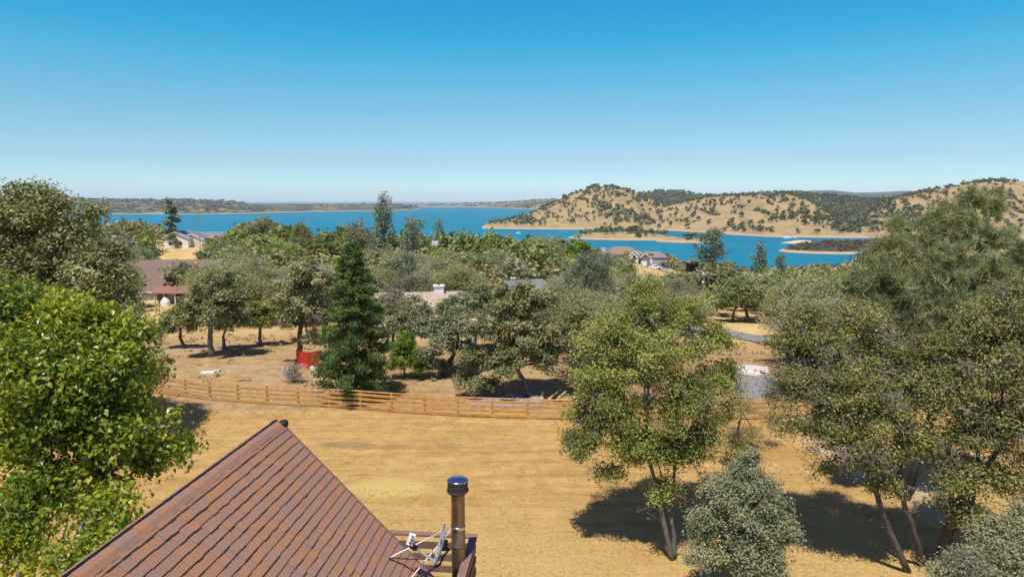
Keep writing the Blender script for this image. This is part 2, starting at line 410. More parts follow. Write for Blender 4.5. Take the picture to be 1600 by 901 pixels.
az_f = np.linspace(-43, 43, 470)
az = np.concatenate([np.linspace(-180, -46, 40), az_f, np.linspace(46, 180, 40)]) * PI / 180
rr = np.concatenate([np.exp(np.linspace(math.log(3), math.log(600), 95))[:-1], np.exp(np.linspace(math.log(600), math.log(2100), 115))[:-1], np.exp(np.linspace(math.log(2100), math.log(7000), 46))[:-1], np.exp(np.linspace(math.log(7000), math.log(26000), 14))])
AA, RR = np.meshgrid(az, rr, indexing='ij')
TX = np.sin(AA) * RR; TY = np.cos(AA) * RR
TZ, TC = terrain(TX.ravel(), TY.ravel())
TZ = np.where(TY.ravel() <= 0, np.minimum(TZ, 2.6), TZ)
na, nr = AA.shape
ii = (np.arange(na - 1)[:, None] * nr + np.arange(nr - 1)[None, :]).ravel()
tf = np.stack([ii, ii + nr, ii + nr + 1, ii + 1], 1)[:, ::-1]
tv = np.stack([TX.ravel(), TY.ravel(), TZ], 1)
c0 = len(tv); tv = np.vstack([tv, [[0, 0, gz(0, 0.01)]]])
fan = np.array([[c0, (i + 1) * nr, i * nr] for i in range(na - 1)])[:, ::-1]

# dirt track under the right-hand oaks: distance to its centre line, stored on the ground
def P2(px, py):
    d = ray(px, py); t = -CAM_Z / d[2]; return np.array([d[0] * t, d[1] * t])
TRK = np.array([P2(1262, 640), P2(1292, 690), P2(1365, 738), P2(1440, 775), P2(1540, 825), P2(1700, 865)])
def track(x, y):
    best = np.full(x.shape, 99.)
    for a_, b_ in zip(TRK[:-1], TRK[1:]):
        d = b_ - a_; t = np.clip(((x - a_[0]) * d[0] + (y - a_[1]) * d[1]) / (d @ d), 0, 1)
        best = np.minimum(best, np.hypot(x - a_[0] - d[0] * t, y - a_[1] - d[1] * t))
    return best
TD = np.clip(1.6 - track(TX.ravel(), TY.ravel()) / 1.6, 0, 1.6)
m, nt, out = new_mat('ground'); M['ground'] = m
pos = nd(nt, 'ShaderNodeNewGeometry').outputs['Position']
sx = nd(nt, 'ShaderNodeSeparateXYZ'); nt.links.new(pos, sx.inputs[0])
X_, Y_, Z_ = sx.outputs
cov = nd(nt, 'ShaderNodeAttribute', attribute_name='cover').outputs['Fac']
nA = noise(nt, pos, .12, 6, .6); nB = noise(nt, pos, .9, 6, .65); nC = noise(nt, pos, 6, 5, .7)
nR = noise(nt, pos, 1.0, 9, .72, (.10, 1.1, 1))          # wheel ruts run across the field
nR2 = noise(nt, pos, 2.6, 8, .75, (.16, 1.3, 1))
field = ramp(nt, nB, [(.3, (.44, .26, .09)), (.55, (.57, .357, .125)), (.75, (.66, .45, .18))])
field = mixc(nt, math_(nt, 'MULTIPLY', ramp(nt, nR, [(.40, (1, 1, 1)), (.52, (0, 0, 0))]), .5), field, (.34, .18, .045))
field = mixc(nt, math_(nt, 'MULTIPLY', ramp(nt, nR2, [(.34, (1, 1, 1)), (.44, (0, 0, 0))]), .8), field, (.27, .135, .035))
field = mixc(nt, math_(nt, 'MULTIPLY', ramp(nt, nC, [(.55, (0, 0, 0)), (.75, (1, 1, 1))]), .35), field, (.66, .50, .24))
straw = ramp(nt, nC, [(.3, (.42, .27, .10)), (.5, (.56, .37, .13)), (.7, (.68, .50, .20))])
nF = noise(nt, pos, 24, 3, .7)
nearm = math_(nt, 'MULTIPLY_ADD', Y_, -.14, math_(nt, 'MULTIPLY_ADD', nA, 3.5, 2.9), clamp=True)
field = mixc(nt, nearm, field, straw)
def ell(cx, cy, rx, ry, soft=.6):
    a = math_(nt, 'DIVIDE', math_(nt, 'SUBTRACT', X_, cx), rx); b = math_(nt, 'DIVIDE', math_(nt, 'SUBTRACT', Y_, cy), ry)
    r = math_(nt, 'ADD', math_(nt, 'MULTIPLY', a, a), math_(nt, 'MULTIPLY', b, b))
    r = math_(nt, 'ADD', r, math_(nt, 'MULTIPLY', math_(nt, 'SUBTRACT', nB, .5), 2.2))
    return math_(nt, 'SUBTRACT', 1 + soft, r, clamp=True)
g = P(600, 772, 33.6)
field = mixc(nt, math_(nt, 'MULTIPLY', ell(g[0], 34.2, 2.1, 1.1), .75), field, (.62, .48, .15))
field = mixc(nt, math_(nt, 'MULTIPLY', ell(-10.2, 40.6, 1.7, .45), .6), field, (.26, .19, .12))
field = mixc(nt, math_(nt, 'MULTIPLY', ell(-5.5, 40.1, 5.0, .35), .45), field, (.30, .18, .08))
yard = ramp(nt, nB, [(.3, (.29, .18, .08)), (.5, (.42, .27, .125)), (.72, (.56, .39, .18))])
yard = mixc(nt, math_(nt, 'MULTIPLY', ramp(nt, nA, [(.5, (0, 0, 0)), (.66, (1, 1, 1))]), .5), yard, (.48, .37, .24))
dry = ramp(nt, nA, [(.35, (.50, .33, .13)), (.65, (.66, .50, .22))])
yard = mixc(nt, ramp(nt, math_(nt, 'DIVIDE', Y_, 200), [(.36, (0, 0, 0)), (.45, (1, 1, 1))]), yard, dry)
trk = nd(nt, 'ShaderNodeAttribute', attribute_name='track').outputs['Fac']
tm = math_(nt, 'ADD', trk, math_(nt, 'MULTIPLY', math_(nt, 'SUBTRACT', nB, .5), 1.6))
field = mixc(nt, ramp(nt, tm, [(.45, (0, 0, 0)), (.8, (.85, .85, .85))]), field, ramp(nt, nC, [(.3, (.46, .33, .19)), (.7, (.60, .46, .28))]))
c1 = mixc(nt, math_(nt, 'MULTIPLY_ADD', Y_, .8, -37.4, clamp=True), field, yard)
nH = noise(nt, pos, .02, 6, .6); nH2 = noise(nt, pos, .11, 5, .7)
hill = ramp(nt, nH, [(.3, (.29, .21, .10)), (.5, (.38, .28, .135)), (.7, (.33, .235, .11))])
hill = mixc(nt, math_(nt, 'MULTIPLY', nH2, .3), hill, (.40, .27, .12))
gul = noise(nt, pos, .035, 6, .7, (1, .5, 2.2))
hill = mixc(nt, math_(nt, 'MULTIPLY', ramp(nt, gul, [(.40, (1, 1, 1)), (.50, (0, 0, 0))]), .55), hill, (.22, .155, .075))
scrub = ramp(nt, nH2, [(.35, (.035, .045, .03)), (.6, (.07, .075, .045))])
scrn = noise(nt, pos, .014, 8, .78)
sm = ramp(nt, math_(nt, 'ADD', scrn, math_(nt, 'MULTIPLY', math_(nt, 'SUBTRACT', cov, .5), .5)), [(.48, (0, 0, 0)), (.56, (1, 1, 1))])
sm = math_(nt, 'MULTIPLY', sm, math_(nt, 'GREATER_THAN', Y_, 600))
hill = mixc(nt, sm, hill, scrub)
c2 = mixc(nt, ramp(nt, math_(nt, 'DIVIDE', Y_, 1000), [(.45, (0, 0, 0)), (.65, (1, 1, 1))]), c1, hill)
ring = math_(nt, 'MULTIPLY', math_(nt, 'LESS_THAN', math_(nt, 'ADD', Z_, math_(nt, 'MULTIPLY', nH2, 1.6)), -41.8), math_(nt, 'LESS_THAN', Y_, 6000))
plain = ramp(nt, scrn, [(.4, (.16, .19, .20)), (.6, (.30, .30, .27))])
c2 = mixc(nt, ramp(nt, math_(nt, 'DIVIDE', Y_, 10000), [(.5, (0, 0, 0)), (.66, (1, 1, 1))]), c2, plain)
c2 = mixc(nt, ring, c2, (.46, .32, .18))
bar = math_(nt, 'LESS_THAN', cov, -.1)
c2 = mixc(nt, math_(nt, 'MULTIPLY', bar, .9), c2, (.58, .47, .30))
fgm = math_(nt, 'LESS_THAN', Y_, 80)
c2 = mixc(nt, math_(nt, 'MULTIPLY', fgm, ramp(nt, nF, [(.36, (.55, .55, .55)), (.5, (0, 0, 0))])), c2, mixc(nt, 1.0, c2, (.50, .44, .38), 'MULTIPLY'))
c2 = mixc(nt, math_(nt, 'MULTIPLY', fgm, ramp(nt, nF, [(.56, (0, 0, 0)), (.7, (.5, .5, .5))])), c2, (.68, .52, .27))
hgt = math_(nt, 'ADD', math_(nt, 'MULTIPLY', nR, 1.3), math_(nt, 'ADD', math_(nt, 'MULTIPLY', nC, .5), math_(nt, 'MULTIPLY', nF, .18)))
hgt = math_(nt, 'ADD', hgt, math_(nt, 'MULTIPLY', nR2, .7))
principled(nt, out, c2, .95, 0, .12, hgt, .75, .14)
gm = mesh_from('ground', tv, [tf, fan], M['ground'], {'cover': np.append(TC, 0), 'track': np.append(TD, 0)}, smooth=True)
ob('ground', gm, kind='structure')

# lake
m, nt, out = new_mat('lake_water'); M['water'] = m
pos = nd(nt, 'ShaderNodeNewGeometry').outputs['Position']
w1 = noise(nt, pos, .25, 4, .6, (.5, 1, 1)); w2 = noise(nt, pos, .012, 5, .6, (.4, 1, 1)); w3 = noise(nt, pos, 1.2, 3, .6)
wc = ramp(nt, w2, [(.35, (.0, .145, .225)), (.65, (.0, .19, .28))])
b = principled(nt, out, wc, .4, 0, .04, math_(nt, 'ADD', w1, math_(nt, 'MULTIPLY', w3, .3)), .5, 1.0)
wm = mesh_from('lake', [(-9000, 420, LAKE), (5000, 420, LAKE), (5000, 12000, LAKE), (-9000, 12000, LAKE)], np.array([[0, 1, 2, 3]]), M['water'])
ob('lake_water', wm, kind='structure')

def sheet(name, pts, mat, lift=.05, kind='structure', rag=0.0):
    """draped strip: pts = list of (left xy, right xy) pairs"""
    L = np.array([p[0] for p in pts], float); R = np.array([p[1] for p in pts], float)
    t = np.linspace(0, len(L) - 1, (len(L) - 1) * 8 + 1); k = np.arange(len(L))
    Li = np.stack([np.interp(t, k, L[:, i]) for i in (0, 1)], 1); Ri = np.stack([np.interp(t, k, R[:, i]) for i in (0, 1)], 1)
    nc = 7; V = []
    if rag:
        rg = np.random.RandomState(4); Li += rg.normal(size=Li.shape) * rag; Ri += rg.normal(size=Ri.shape) * rag
    for j in range(nc):
        q = Li + (Ri - Li) * j / (nc - 1)
        V.append(np.column_stack([q, terrain(q[:, 0], q[:, 1])[0] + lift]))
    V = np.array(V).transpose(1, 0, 2); n = len(t)
    idx = (np.arange(n - 1)[:, None] * nc + np.arange(nc - 1)[None]).ravel()
    F = np.stack([idx, idx + 1, idx + nc + 1, idx + nc], 1)
    return ob(name, mesh_from(name, V.reshape(-1, 3), F, mat, smooth=True), kind=kind)
def gp(px, py): return G(px, py)[:2]
sheet('road', [(gp(1010, 492), gp(1010, 505)), (gp(1110, 511), gp(1110, 522)), (gp(1150, 519), gp(1150, 529)), (gp(1195, 526), gp(1195, 538)), (gp(1300, 545), gp(1300, 560)), (gp(1500, 575), gp(1500, 590))], M['asphalt'], .12)
sheet('driveway', [(gp(1150, 590), gp(1150, 622)), (gp(1205, 588), gp(1210, 625)), (gp(1300, 590), gp(1300, 628)), (gp(1450, 590), gp(1450, 628))], M['asphalt'], .06)
# ------------------------------------------------------------------ foliage
def unit(v): return v / (np.linalg.norm(v, axis=1)[:, None] + 1e-9)
def leaf_quads(rs, C, size, outv, aspect=.62, up=1.3, outw=.6, fold=False, hang=0.0):
    """C centres, size lengths -> verts, faces"""
    n = len(C)
    nrm = unit(rs.normal(size=(n, 3)) + np.array([0, 0, up]) + outw * outv)
    t = rs.normal(size=(n, 3)); t[:, 2] -= hang
    t = unit(t - nrm * (t * nrm).sum(1)[:, None])
    b = np.cross(nrm, t)
    s = size[:, None]
    if fold:
        base = C - t * s * .5; tip = C + t * s * .55 - nrm * s * .14
        mid = C - nrm * s * .03; w = s * aspect * .5
        l = C + b * w + nrm * s * .10 - t * s * .1; r = C - b * w + nrm * s * .10 - t * s * .1
        V = np.stack([base, r, tip, mid, l], 1).reshape(-1, 3)
        i = np.arange(n)[:, None] * 5
        F = np.concatenate([i + [0, 1, 2, 3], i + [0, 3, 2, 4]])
        return V, F, 5
    w = s * aspect * .5
    V = np.stack([C - t * s * .5, C + b * w, C + t * s * .5, C - b * w], 1).reshape(-1, 3)
    F = np.arange(n * 4).reshape(-1, 4)
    return V, F, 4
def clusters(rs, lobes, ncl, flat=1.0, shell=2.4):
    """lobes (x,y,z,r[,rz]) -> cluster centres, lobe index"""
    L = np.array([(l[0], l[1], l[2], l[3], (l[4] if len(l) > 4 else l[3])) for l in lobes], float)
    w = L[:, 3] ** 2; w /= w.sum()
    k = rs.choice(len(L), ncl, p=w)
    d = unit(rs.normal(size=(ncl, 3))); d[:, 2] = np.where(d[:, 2] < -.35, -d[:, 2], d[:, 2])
    rad = rs.rand(ncl) ** (1 / shell)
    C = L[k, :3] + d * rad[:, None] * np.stack([L[k, 3], L[k, 3], L[k, 4]], 1)
    return C, k, L
def make_crown(rs, lobes, ncl, nleaf, csd, size, mat, name='crown', vrange=.45, shell=2.4, bare=0.0, **kw):
    C, k, L = clusters(rs, lobes, ncl, shell=shell)
    nb_ = int(ncl * (1 - bare)); j = rs.randint(0, max(1, nb_), nleaf)      # the last clusters stay leafless twigs
    big = (rs.rand(len(L)) - .5) * .35
    csz = csd * (.55 + .9 * rs.rand(ncl))
    off = np.clip(rs.normal(size=(nleaf, 3)), -1.7, 1.7) * csz[j][:, None]; off[:, 2] *= .7
    Pn = C[j] + off
    o = unit(Pn - L[k[j], :3] + np.array([0, 0, .3]))
    V, F, m = leaf_quads(rs, Pn, size * (.65 + .7 * rs.rand(nleaf)), o, **kw)
    v = .5 + big[k[j]] + (rs.rand(ncl)[j] - .5) * vrange * 1.1 + rs.normal(size=nleaf) * vrange * .17
    v = np.where(rs.rand(nleaf) < .02, .97, v)
    return mesh_from(name, V, F, mat, {'v': np.repeat(np.clip(v, 0, 1), m)}), C, k, L
def curve(a, b, rs, n=5, sag=.12, rise=0.0):
    a = np.array(a, float); b = np.array(b, float); t = np.linspace(0, 1, n)[:, None]
    d = np.linalg.norm(b - a); w = rs.normal(size=3) * sag * d
    return a + (b - a) * t + (np.sin(t * PI)) * w + np.sin(t * PI) * np.array([0, 0, rise * d])
def make_trunk(rs, base, forks, L, C, k, r0, mat, lean=None, nbr=120, name='trunk', sides=7, twigs=0, hollow=0):
    mb = MB(); base = np.array(base, float)
    limbs = []
    for f in forks:       # each fork = a stem: list of points from the ground up, radius
        pts, r = np.array(f[0], float), f[1]
        tt = np.linspace(0, len(pts) - 1, (len(pts) - 1) * 3 + 1)
        sp = np.stack([np.interp(tt, np.arange(len(pts)), pts[:, i]) for i in range(3)], 1)
        sp[1:-1] += rs.normal(size=(len(sp) - 2, 3)) * r * .22
        mb.tube(sp, np.linspace(r * 1.25, r * .72, len(sp)), sides)
        limbs.append((sp[-1], r * .72))
    tips = np.array([l[0] for l in limbs])
    lp = []
    for q in range(len(L)):
        j = np.argmin(np.linalg.norm(tips - L[q, :3], axis=1))
        a, r = limbs[j]
        dist = np.linalg.norm(a - L[q, :3])
        c = curve(a, L[q, :3] + np.array([0, 0, L[q, 4] * .25]), rs, 6, .07, .06)
        mb.tube(c, np.linspace(max(.02, r * .62), max(.012, r * .16), 6), 5, cap=False)
        lp.append((c, r))
    idx = rs.permutation(len(C))[:nbr]
    for i in idx:
        c, r = lp[k[i]]
        a = c[rs.randint(2, 6)]
        mb.tube(curve(a, C[i], rs, 4, .1), [max(.008, r * .17), max(.006, r * .11), .008, .004], 3, cap=False)
    for i in range(twigs):
        q = rs.randint(len(C)); a = C[q]
        d = unit(rs.normal(size=(1, 3)))[0] * (.25 + .5 * rs.rand())
        mb.tube(curve(a, a + d, rs, 4, .18), [.012, .009, .006, .003], 3, cap=False)
    return mb.mesh(name, mat, smooth=True)
def local(lobes, base):
    return [(l[0] - base[0], l[1] - base[1], l[2] - base[2]) + tuple(l[3:]) for l in lobes]
def L_(px, py, Y, rp, rz=None):
    """lobe whose outline in the photograph is centred on (px,py) with radius rp"""
    p = P(px, py, Y); s = Y / FPX
    return (p[0], p[1], p[2], rp * s) + ((rz * s,) if rz else ())
def hero(name, label, cat, base, lobes, stems, ncl, nleaf, csd, size, mat, bark, seed, nbr=120, twigs=0, shell=2.4, group=None, vrange=.45, twigmat=None, r_min=.0, bare=0.0, **kw):
    rs = np.random.RandomState(seed)
    base = np.array(base, float)
    ll = local(lobes, base)
    me, C, k, L = make_crown(rs, ll, ncl, nleaf, csd, size, mat, shell=shell, vrange=vrange, bare=bare, **kw)
    t = thing(name, label, cat, base, group=group)
    ob('crown', me, t)
    st = [([np.array(p) - base for p in pts], r) for pts, r in stems]
    ob('trunk', make_trunk(rs, (0, 0, 0), st, L, C, k, 0, bark, nbr=nbr), t)
    if twigs:
        mb = MB()
        for i in range(twigs):
            q = rs.randint(len(C)) if rs.rand() < .35 else rs.randint(int(len(C) * (1 - bare)) - (0 if bare else 1), len(C))
            a = C[q] + rs.normal(size=3) * csd * .7; o_ = C[q] - L[k[q], :3]; o_ = o_ / (np.linalg.norm(o_) + .01)
            for w in range(3):
                d = unit(rs.normal(size=(1, 3)) + o_ * .8)[0] * (.25 + .55 * rs.rand()); d[2] -= .08
                mb.tube(curve(a, a + d, rs, 3, .25), [.015, .011, .005], 3, cap=False)
        ob('bare_twigs', mb.mesh('bare_twigs', twigmat or M['twig']), t, kind='stuff')
    return t

# mulberry beside the house, upper left to lower left
b = (-13.2, 17.5, gz(-13.2, 17.5))
lob = [L_(10, 515, 17, 78), L_(95, 510, 17, 52), L_(150, 520, 17, 42), L_(195, 540, 17, 44), L_(60, 590, 15.5, 80), L_(150, 600, 16, 66), L_(215, 590, 17, 28, 24), L_(20, 690, 15.5, 82), L_(120, 680, 15.5, 72), L_(205, 650, 16.5, 30, 24),
       L_(200, 690, 15.5, 40), L_(255, 655, 16, 22, 12), L_(275, 700, 16, 24, 12), L_(235, 730, 16, 30, 26), L_(60, 790, 14.5, 62), L_(170, 790, 14.5, 32), L_(15, 860, 13.5, 50), L_(150, 850, 13.5, 30, 34), L_(105, 880, 13, 34), L_(250, 700, 17.5, 30, 18), L_(190, 830, 14, 22, 26), L_(110, 760, 15, 40)]
top = P(60, 780, 16)
hero('mulberry_tree', 'bright green broad-leaved mulberry at the left edge beside the brown shingled roof', 'tree', b, lob,
     [([b, (-13.4, 17.2, 3.5), top], .26), ([(b[0] - .1, b[1], b[2]), (-12.2, 17.4, 4.2), P(150, 740, 16.5)], .18)],
     620, 38000, .26, .142, M['mulberry'], M['bark_pale'], 3, nbr=360, shell=2.6, aspect=.62, up=.7, outw=.8, fold=True, hang=1.1, vrange=.5)

# tall oak behind the mulberry
b = (-29, 43, gz(-29, 43))
lob = [L_(50, 315, 43, 42, 26), L_(10, 340, 43, 45), L_(75, 355, 42, 50), L_(20, 400, 43, 55), L_(110, 400, 42, 48), L_(60, 440, 42, 60), L_(150, 430, 41, 46), L_(174, 400, 42, 24), L_(186, 442, 41, 24),
       L_(172, 475, 41, 36), L_(-30, 380, 43, 60), L_(-30, 450, 43, 60), L_(120, 480, 41, 45), L_(140, 340, 42.5, 17, 20), L_(205, 485, 41, 15), L_(225, 560, 40, 20, 22), L_(240, 590, 42, 18, 14)]
hero('oak_tree', 'tall grey-green oak with dark open limbs behind the bright mulberry at the left edge', 'tree', b, lob,
     [([b, P(55, 560, 43), P(52, 460, 42.5)], .36), ([b + np.array([-.3, 0, 0]) if isinstance(b, np.ndarray) else (b[0] - .3, b[1], b[2]), P(30, 560, 43), P(38, 440, 42.5)], .28)],
     600, 54000, .42, .22, M['greyoak'], M['bark'], 5, nbr=420, twigs=420, vrange=.55, bare=.12)

# oak in the middle of the field
b = G(1050, 874)
lob = [L_(985, 690, 27.6, 38), L_(1040, 715, 27.4, 40), L_(930, 670, 28.3, 34), L_(1100, 690, 28, 34), L_(1010, 500, 29.5, 52), L_(1075, 500, 29.5, 40), L_(950, 530, 29, 45), L_(1110, 545, 29, 42), L_(1010, 570, 28.5, 75), L_(925, 600, 28.5, 42), L_(1120, 600, 28.5, 42), L_(1060, 640, 28, 65),
       L_(960, 650, 28, 55), L_(905, 650, 28.5, 26), L_(1135, 650, 28.5, 25), L_(915, 700, 28, 36), L_(1000, 715, 27.5, 48), L_(1075, 705, 28, 40), L_(950, 745, 28, 22, 18), L_(1035, 765, 27.3, 26, 20), L_(1150, 720, 29, 22, 30), L_(1100, 760, 28, 20, 18), L_(1010, 460, 30, 26), L_(905, 560, 29, 18)]
f1 = P(1030, 785, 26.9); f2 = P(1048, 790, 27.1)
hero('oak_tree', 'large round yellow-green oak with a twin trunk standing in the field below centre right', 'tree', b, lob,
     [([b, P(1043, 840, 26.9), f1, P(1010, 700, 27.8)], .10), ([b + [.1, .05, 0], P(1052, 838, 27), f2, P(1060, 700, 28)], .085), ([b + [-.02, .0, 0], b + [.35, .3, .5], P(1072, 850, 27)], .05)],
     700, 100000, .25, .106, M['olive'], M['bark_pale'], 9, nbr=460, twigs=500, vrange=.55, bare=.10)

# blue-grey young oak
b = (P(1160, 905, 24.0)[0], 24.0, gz(P(1160, 905, 24.0)[0], 24.0))
b = np.array(b)
lob = [L_(1165, 748, 25, 34), L_(1130, 775, 24.5, 36), L_(1195, 775, 24.5, 36), L_(1160, 800, 24, 50), L_(1115, 830, 24, 40), L_(1205, 835, 24, 42), L_(1110, 880, 23.5, 40), L_(1170, 870, 23.5, 50), L_(1225, 830, 24, 22), L_(1172, 716, 25.2, 16, 16), L_(1195, 890, 23.5, 35)]
hero('oak_sapling', 'blue-grey young oak in front of the large round oak, low at the bottom edge', 'tree', b, lob,
     [([b, b + [.1, 0, 1.0], b + [0, .1, 2.4]], .10), ([b + [.1, 0, 0], b + [.6, .1, 1.5], b + [.7, .2, 2.6]], .07)],
     380, 50000, .20, .095, M['bluoak'], M['bark_pale'], 12, nbr=260, twigs=60, vrange=.5)

# leaning oaks on the right
b = G(1418, 893)
lob = [L_(1270, 560, 28, 55), L_(1330, 520, 28.5, 50), L_(1250, 620, 27, 48), L_(1320, 610, 27, 60), L_(1300, 680, 26.5, 50), L_(1370, 660, 26.5, 60), L_(1240, 665, 26.5, 26, 24), L_(1350, 720, 26, 42), L_(1400, 590, 27.5, 55), L_(1290, 730, 26.5, 22, 20), L_(1260, 510, 28.5, 34),
       L_(1420, 700, 26.5, 44), L_(1385, 760, 26, 20, 16), L_(1225, 540, 28, 26)]
hero('oak_tree', 'leaning oak with two dark slanting stems and grey twigs at lower right', 'tree', b, lob,
     [([b, P(1390, 830, 25.9), P(1372, 780, 25.9), P(1345, 700, 26.4)], .12), ([b + [.9, .5, 0], P(1435, 850, 26.3), P(1416, 800, 26.2), P(1405, 740, 26.2), P(1400, 660, 27)], .11)],
     600, 64000, .28, .108, M['yelloak'], M['bark'], 15, nbr=480, twigs=950, vrange=.6, bare=.34)
b = G(1468, 872)
lob = [L_(1540, 520, 27, 50), L_(1590, 480, 27, 45), L_(1480, 560, 27, 45), L_(1550, 600, 26, 60), L_(1610, 570, 26.5, 60), L_(1470, 630, 26.5, 50), L_(1520, 690, 26, 58), L_(1590, 680, 25.5, 60), L_(1640, 620, 26, 60), L_(1500, 750, 25.5, 42), L_(1570, 760, 25.5, 44), L_(1470, 790, 25.6, 20, 16), L_(1640, 740, 25.5, 50), L_(1500, 800, 25.5, 22, 14)]
hero('oak_tree', 'dense yellow-green oak filling the right edge, its thick stem curving out of the shade', 'tree', b, lob,
     [([b, P(1478, 840, 26.2), P(1490, 800, 26), P(1530, 730, 26)], .16), ([b + [.5, .4, 0], P(1505, 800, 26.4), P(1560, 700, 26.4)], .14)],
     680, 72000, .29, .11, M['yelloak'], M['bark'], 18, nbr=460, twigs=850, vrange=.6, bare=.22)
b = np.array([P(1575, 901, 23)[0], 23.0, 0]); b[2] = gz(b[0], b[1])
lob = [L_(1560, 850, 23.5, 42), L_(1600, 830, 23.5, 40), L_(1520, 885, 22.5, 38, 26), L_(1575, 890, 22.5, 45), L_(1620, 880, 22.5, 45), L_(1480, 898, 22.5, 26, 18)]
hero('oak_sapling', 'low grey-green oak scrub in the bottom right corner', 'shrub', b, lob,
     [([b, b + [0, 0, .5], b + [.1, .1, 1.2]], .07), ([b + [.2, 0, 0], b + [-.5, .1, .6], b + [-.9, .2, 1.1]], .05)], 240, 26000, .2, .098, M['bluoak'], M['bark_pale'], 19, nbr=160, twigs=120, vrange=.55)

# foothill pine, upper right
def pine_mesh(rs, tufts, nn, ln, mat, w=.02):
    n = len(tufts) * nn
    C = np.repeat(tufts, nn, 0)
    ax = unit(rs.normal(size=(len(tufts), 3)) * .55 + np.array([0, 0, .75])); A = np.repeat(ax, nn, 0)
    d = unit(A * .75 + rs.normal(size=(n, 3)) * .62); l = ln * (.6 + .6 * rs.rand(n))[:, None]
    s = unit(np.cross(d, rs.normal(size=(n, 3)))) * w / 2
    V = np.stack([C - s, C + s, C + d * l], 1).reshape(-1, 3)
    v = np.clip(np.repeat(.45 + (rs.rand(len(tufts)) - .5) * .6, nn) + rs.normal(size=n) * .12, 0, 1)
    v = np.where(np.repeat(rs.rand(len(tufts)) < .05, nn), .95, v)
    return mesh_from('crown', V, np.arange(n * 3).reshape(-1, 3), mat, {'v': np.repeat(v, 3)})
def pine(label, base, lobes, stems, ntuft, nn, ln, seed, mat, w=.02, nbr=300, group=None):
    rs = np.random.RandomState(seed); base = np.array(base, float); ll = local(lobes, base)
    C, k, L = clusters(rs, ll, ntuft // 7, shell=2.2)
    j = rs.randint(0, len(C), ntuft); T = C[j] + np.clip(rs.normal(size=(ntuft, 3)), -1.6, 1.6) * L[k[j], 3:4] * .20
    t = thing('pine_tree', label, 'tree', base, group=group)
    ob('crown', pine_mesh(rs, T, nn, ln, mat, w), t)
    st = [([np.array(p) - base for p in pts], r) for pts, r in stems]
    ob('trunk', make_trunk(rs, (0, 0, 0), st, L, C, k, 0, M['bark'], nbr=nbr), t)
    return t
bx = P(1425, 600, 33); b = np.array([bx[0], 33, gz(bx[0], 33)])
lob = [L_(1520, 325, 33.5, 28, 34), L_(1555, 330, 34, 20, 34), L_(1475, 345, 33, 30), L_(1445, 375, 33, 34), L_(1505, 375, 33, 40), L_(1560, 385, 33, 34), L_(1400, 400, 32.5, 38), L_(1470, 420, 32, 48), L_(1540, 440, 32, 46), L_(1590, 430, 33, 38), L_(1385, 440, 32, 40),
       L_(1340, 455, 32, 36), L_(1425, 470, 31.5, 46), L_(1490, 490, 31.5, 46), L_(1360, 500, 31.5, 38), L_(1430, 530, 31, 40), L_(1500, 540, 31, 34), L_(1595, 490, 32, 40), L_(1550, 510, 31.5, 36), L_(1350, 545, 31.5, 26), L_(1400, 360, 33, 18, 16)]
lob = [(l[0], l[1], l[2], l[3] * .86) + ((l[4] * .86,) if len(l) > 4 else ()) for l in lob]
pine('broad grey-green pine with long tufted needles at the upper right above the oaks', b, lob,
     [([b, P(1432, 520, 33), P(1470, 400, 33)], .3), ([b + [.3, .2, 0], P(1500, 520, 33), P(1530, 400, 33.3)], .2)], 4400, 25, .46, 21, M['pine'], .030, nbr=380)

# redwood by the fence
def conifer(label, base, H, R, seed, mat, n=26000, size=.17, group=None, name='conifer_tree', z0=.09):
    rs = np.random.RandomState(seed)
    lob = []; nb = 120; brs = []
    for i in range(nb):
        f = z0 + (1 - z0) * (i + rs.rand()) / nb
        r = R * (1 - f) ** .52 * (.72 + .45 * rs.rand()) * min(1, .75 + f * 1.5)
        a = i * 2.4 + rs.rand() * .6
        for q in (.3, .55, .8, 1.0):
            rr_ = r * q
            lob.append((math.cos(a) * rr_, math.sin(a) * rr_, f * H - rr_ * .16 + .1 * rs.randn(), .13 + .16 * r * (.5 + .5 * q), .10 + .08 * r))
        brs.append(((0, 0, f * H), (math.cos(a) * r, math.sin(a) * r, f * H - r * .16)))
    L = np.array(lob); w = L[:, 3] ** 1.5; w /= w.sum(); k = rs.choice(len(L), n, p=w)
    off = rs.normal(size=(n, 3)) * .5 * np.stack([L[k, 3], L[k, 3], L[k, 4]], 1)
    C = L[k, :3] + off; C[:, 2] = np.maximum(C[:, 2], .45)
    o = unit(C * np.array([1, 1, 0]) + 1e-6)
    V, F, m = leaf_quads(rs, C, size * (.6 + .8 * rs.rand(n)), o, aspect=.34, up=1.1, outw=.5)
    v = np.clip(.42 + (rs.rand(len(L))[k] - .5) * .5 + off[:, 2] / (L[k, 4] + .01) * .12 + rs.normal(size=n) * .12, 0, 1)
    t = thing(name, label, 'tree', base, group=group)
    ob('crown', mesh_from('crown', V, F, mat, {'v': np.repeat(v, m)}), t)
    mb = MB(); mb.tube([(0, 0, -.1), (0, 0, H * .5), (0, 0, H * .97)], [R * .085, R * .05, .02], 8)
    for a_, b_ in brs: mb.tube([a_, np.array(b_) * .9 + np.array(a_) * .1], [.035, .012], 3, cap=False)
    ob('trunk', mb.mesh('trunk', M['bark'], True), t)
    return t
b = G(557, 624)
conifer('dark green conical redwood just behind the orange board fence', b, (hz(376, b[1]) - b[2]), 3.0, 31, M['redwood'], 50000, .215)
b = G(632, 592)
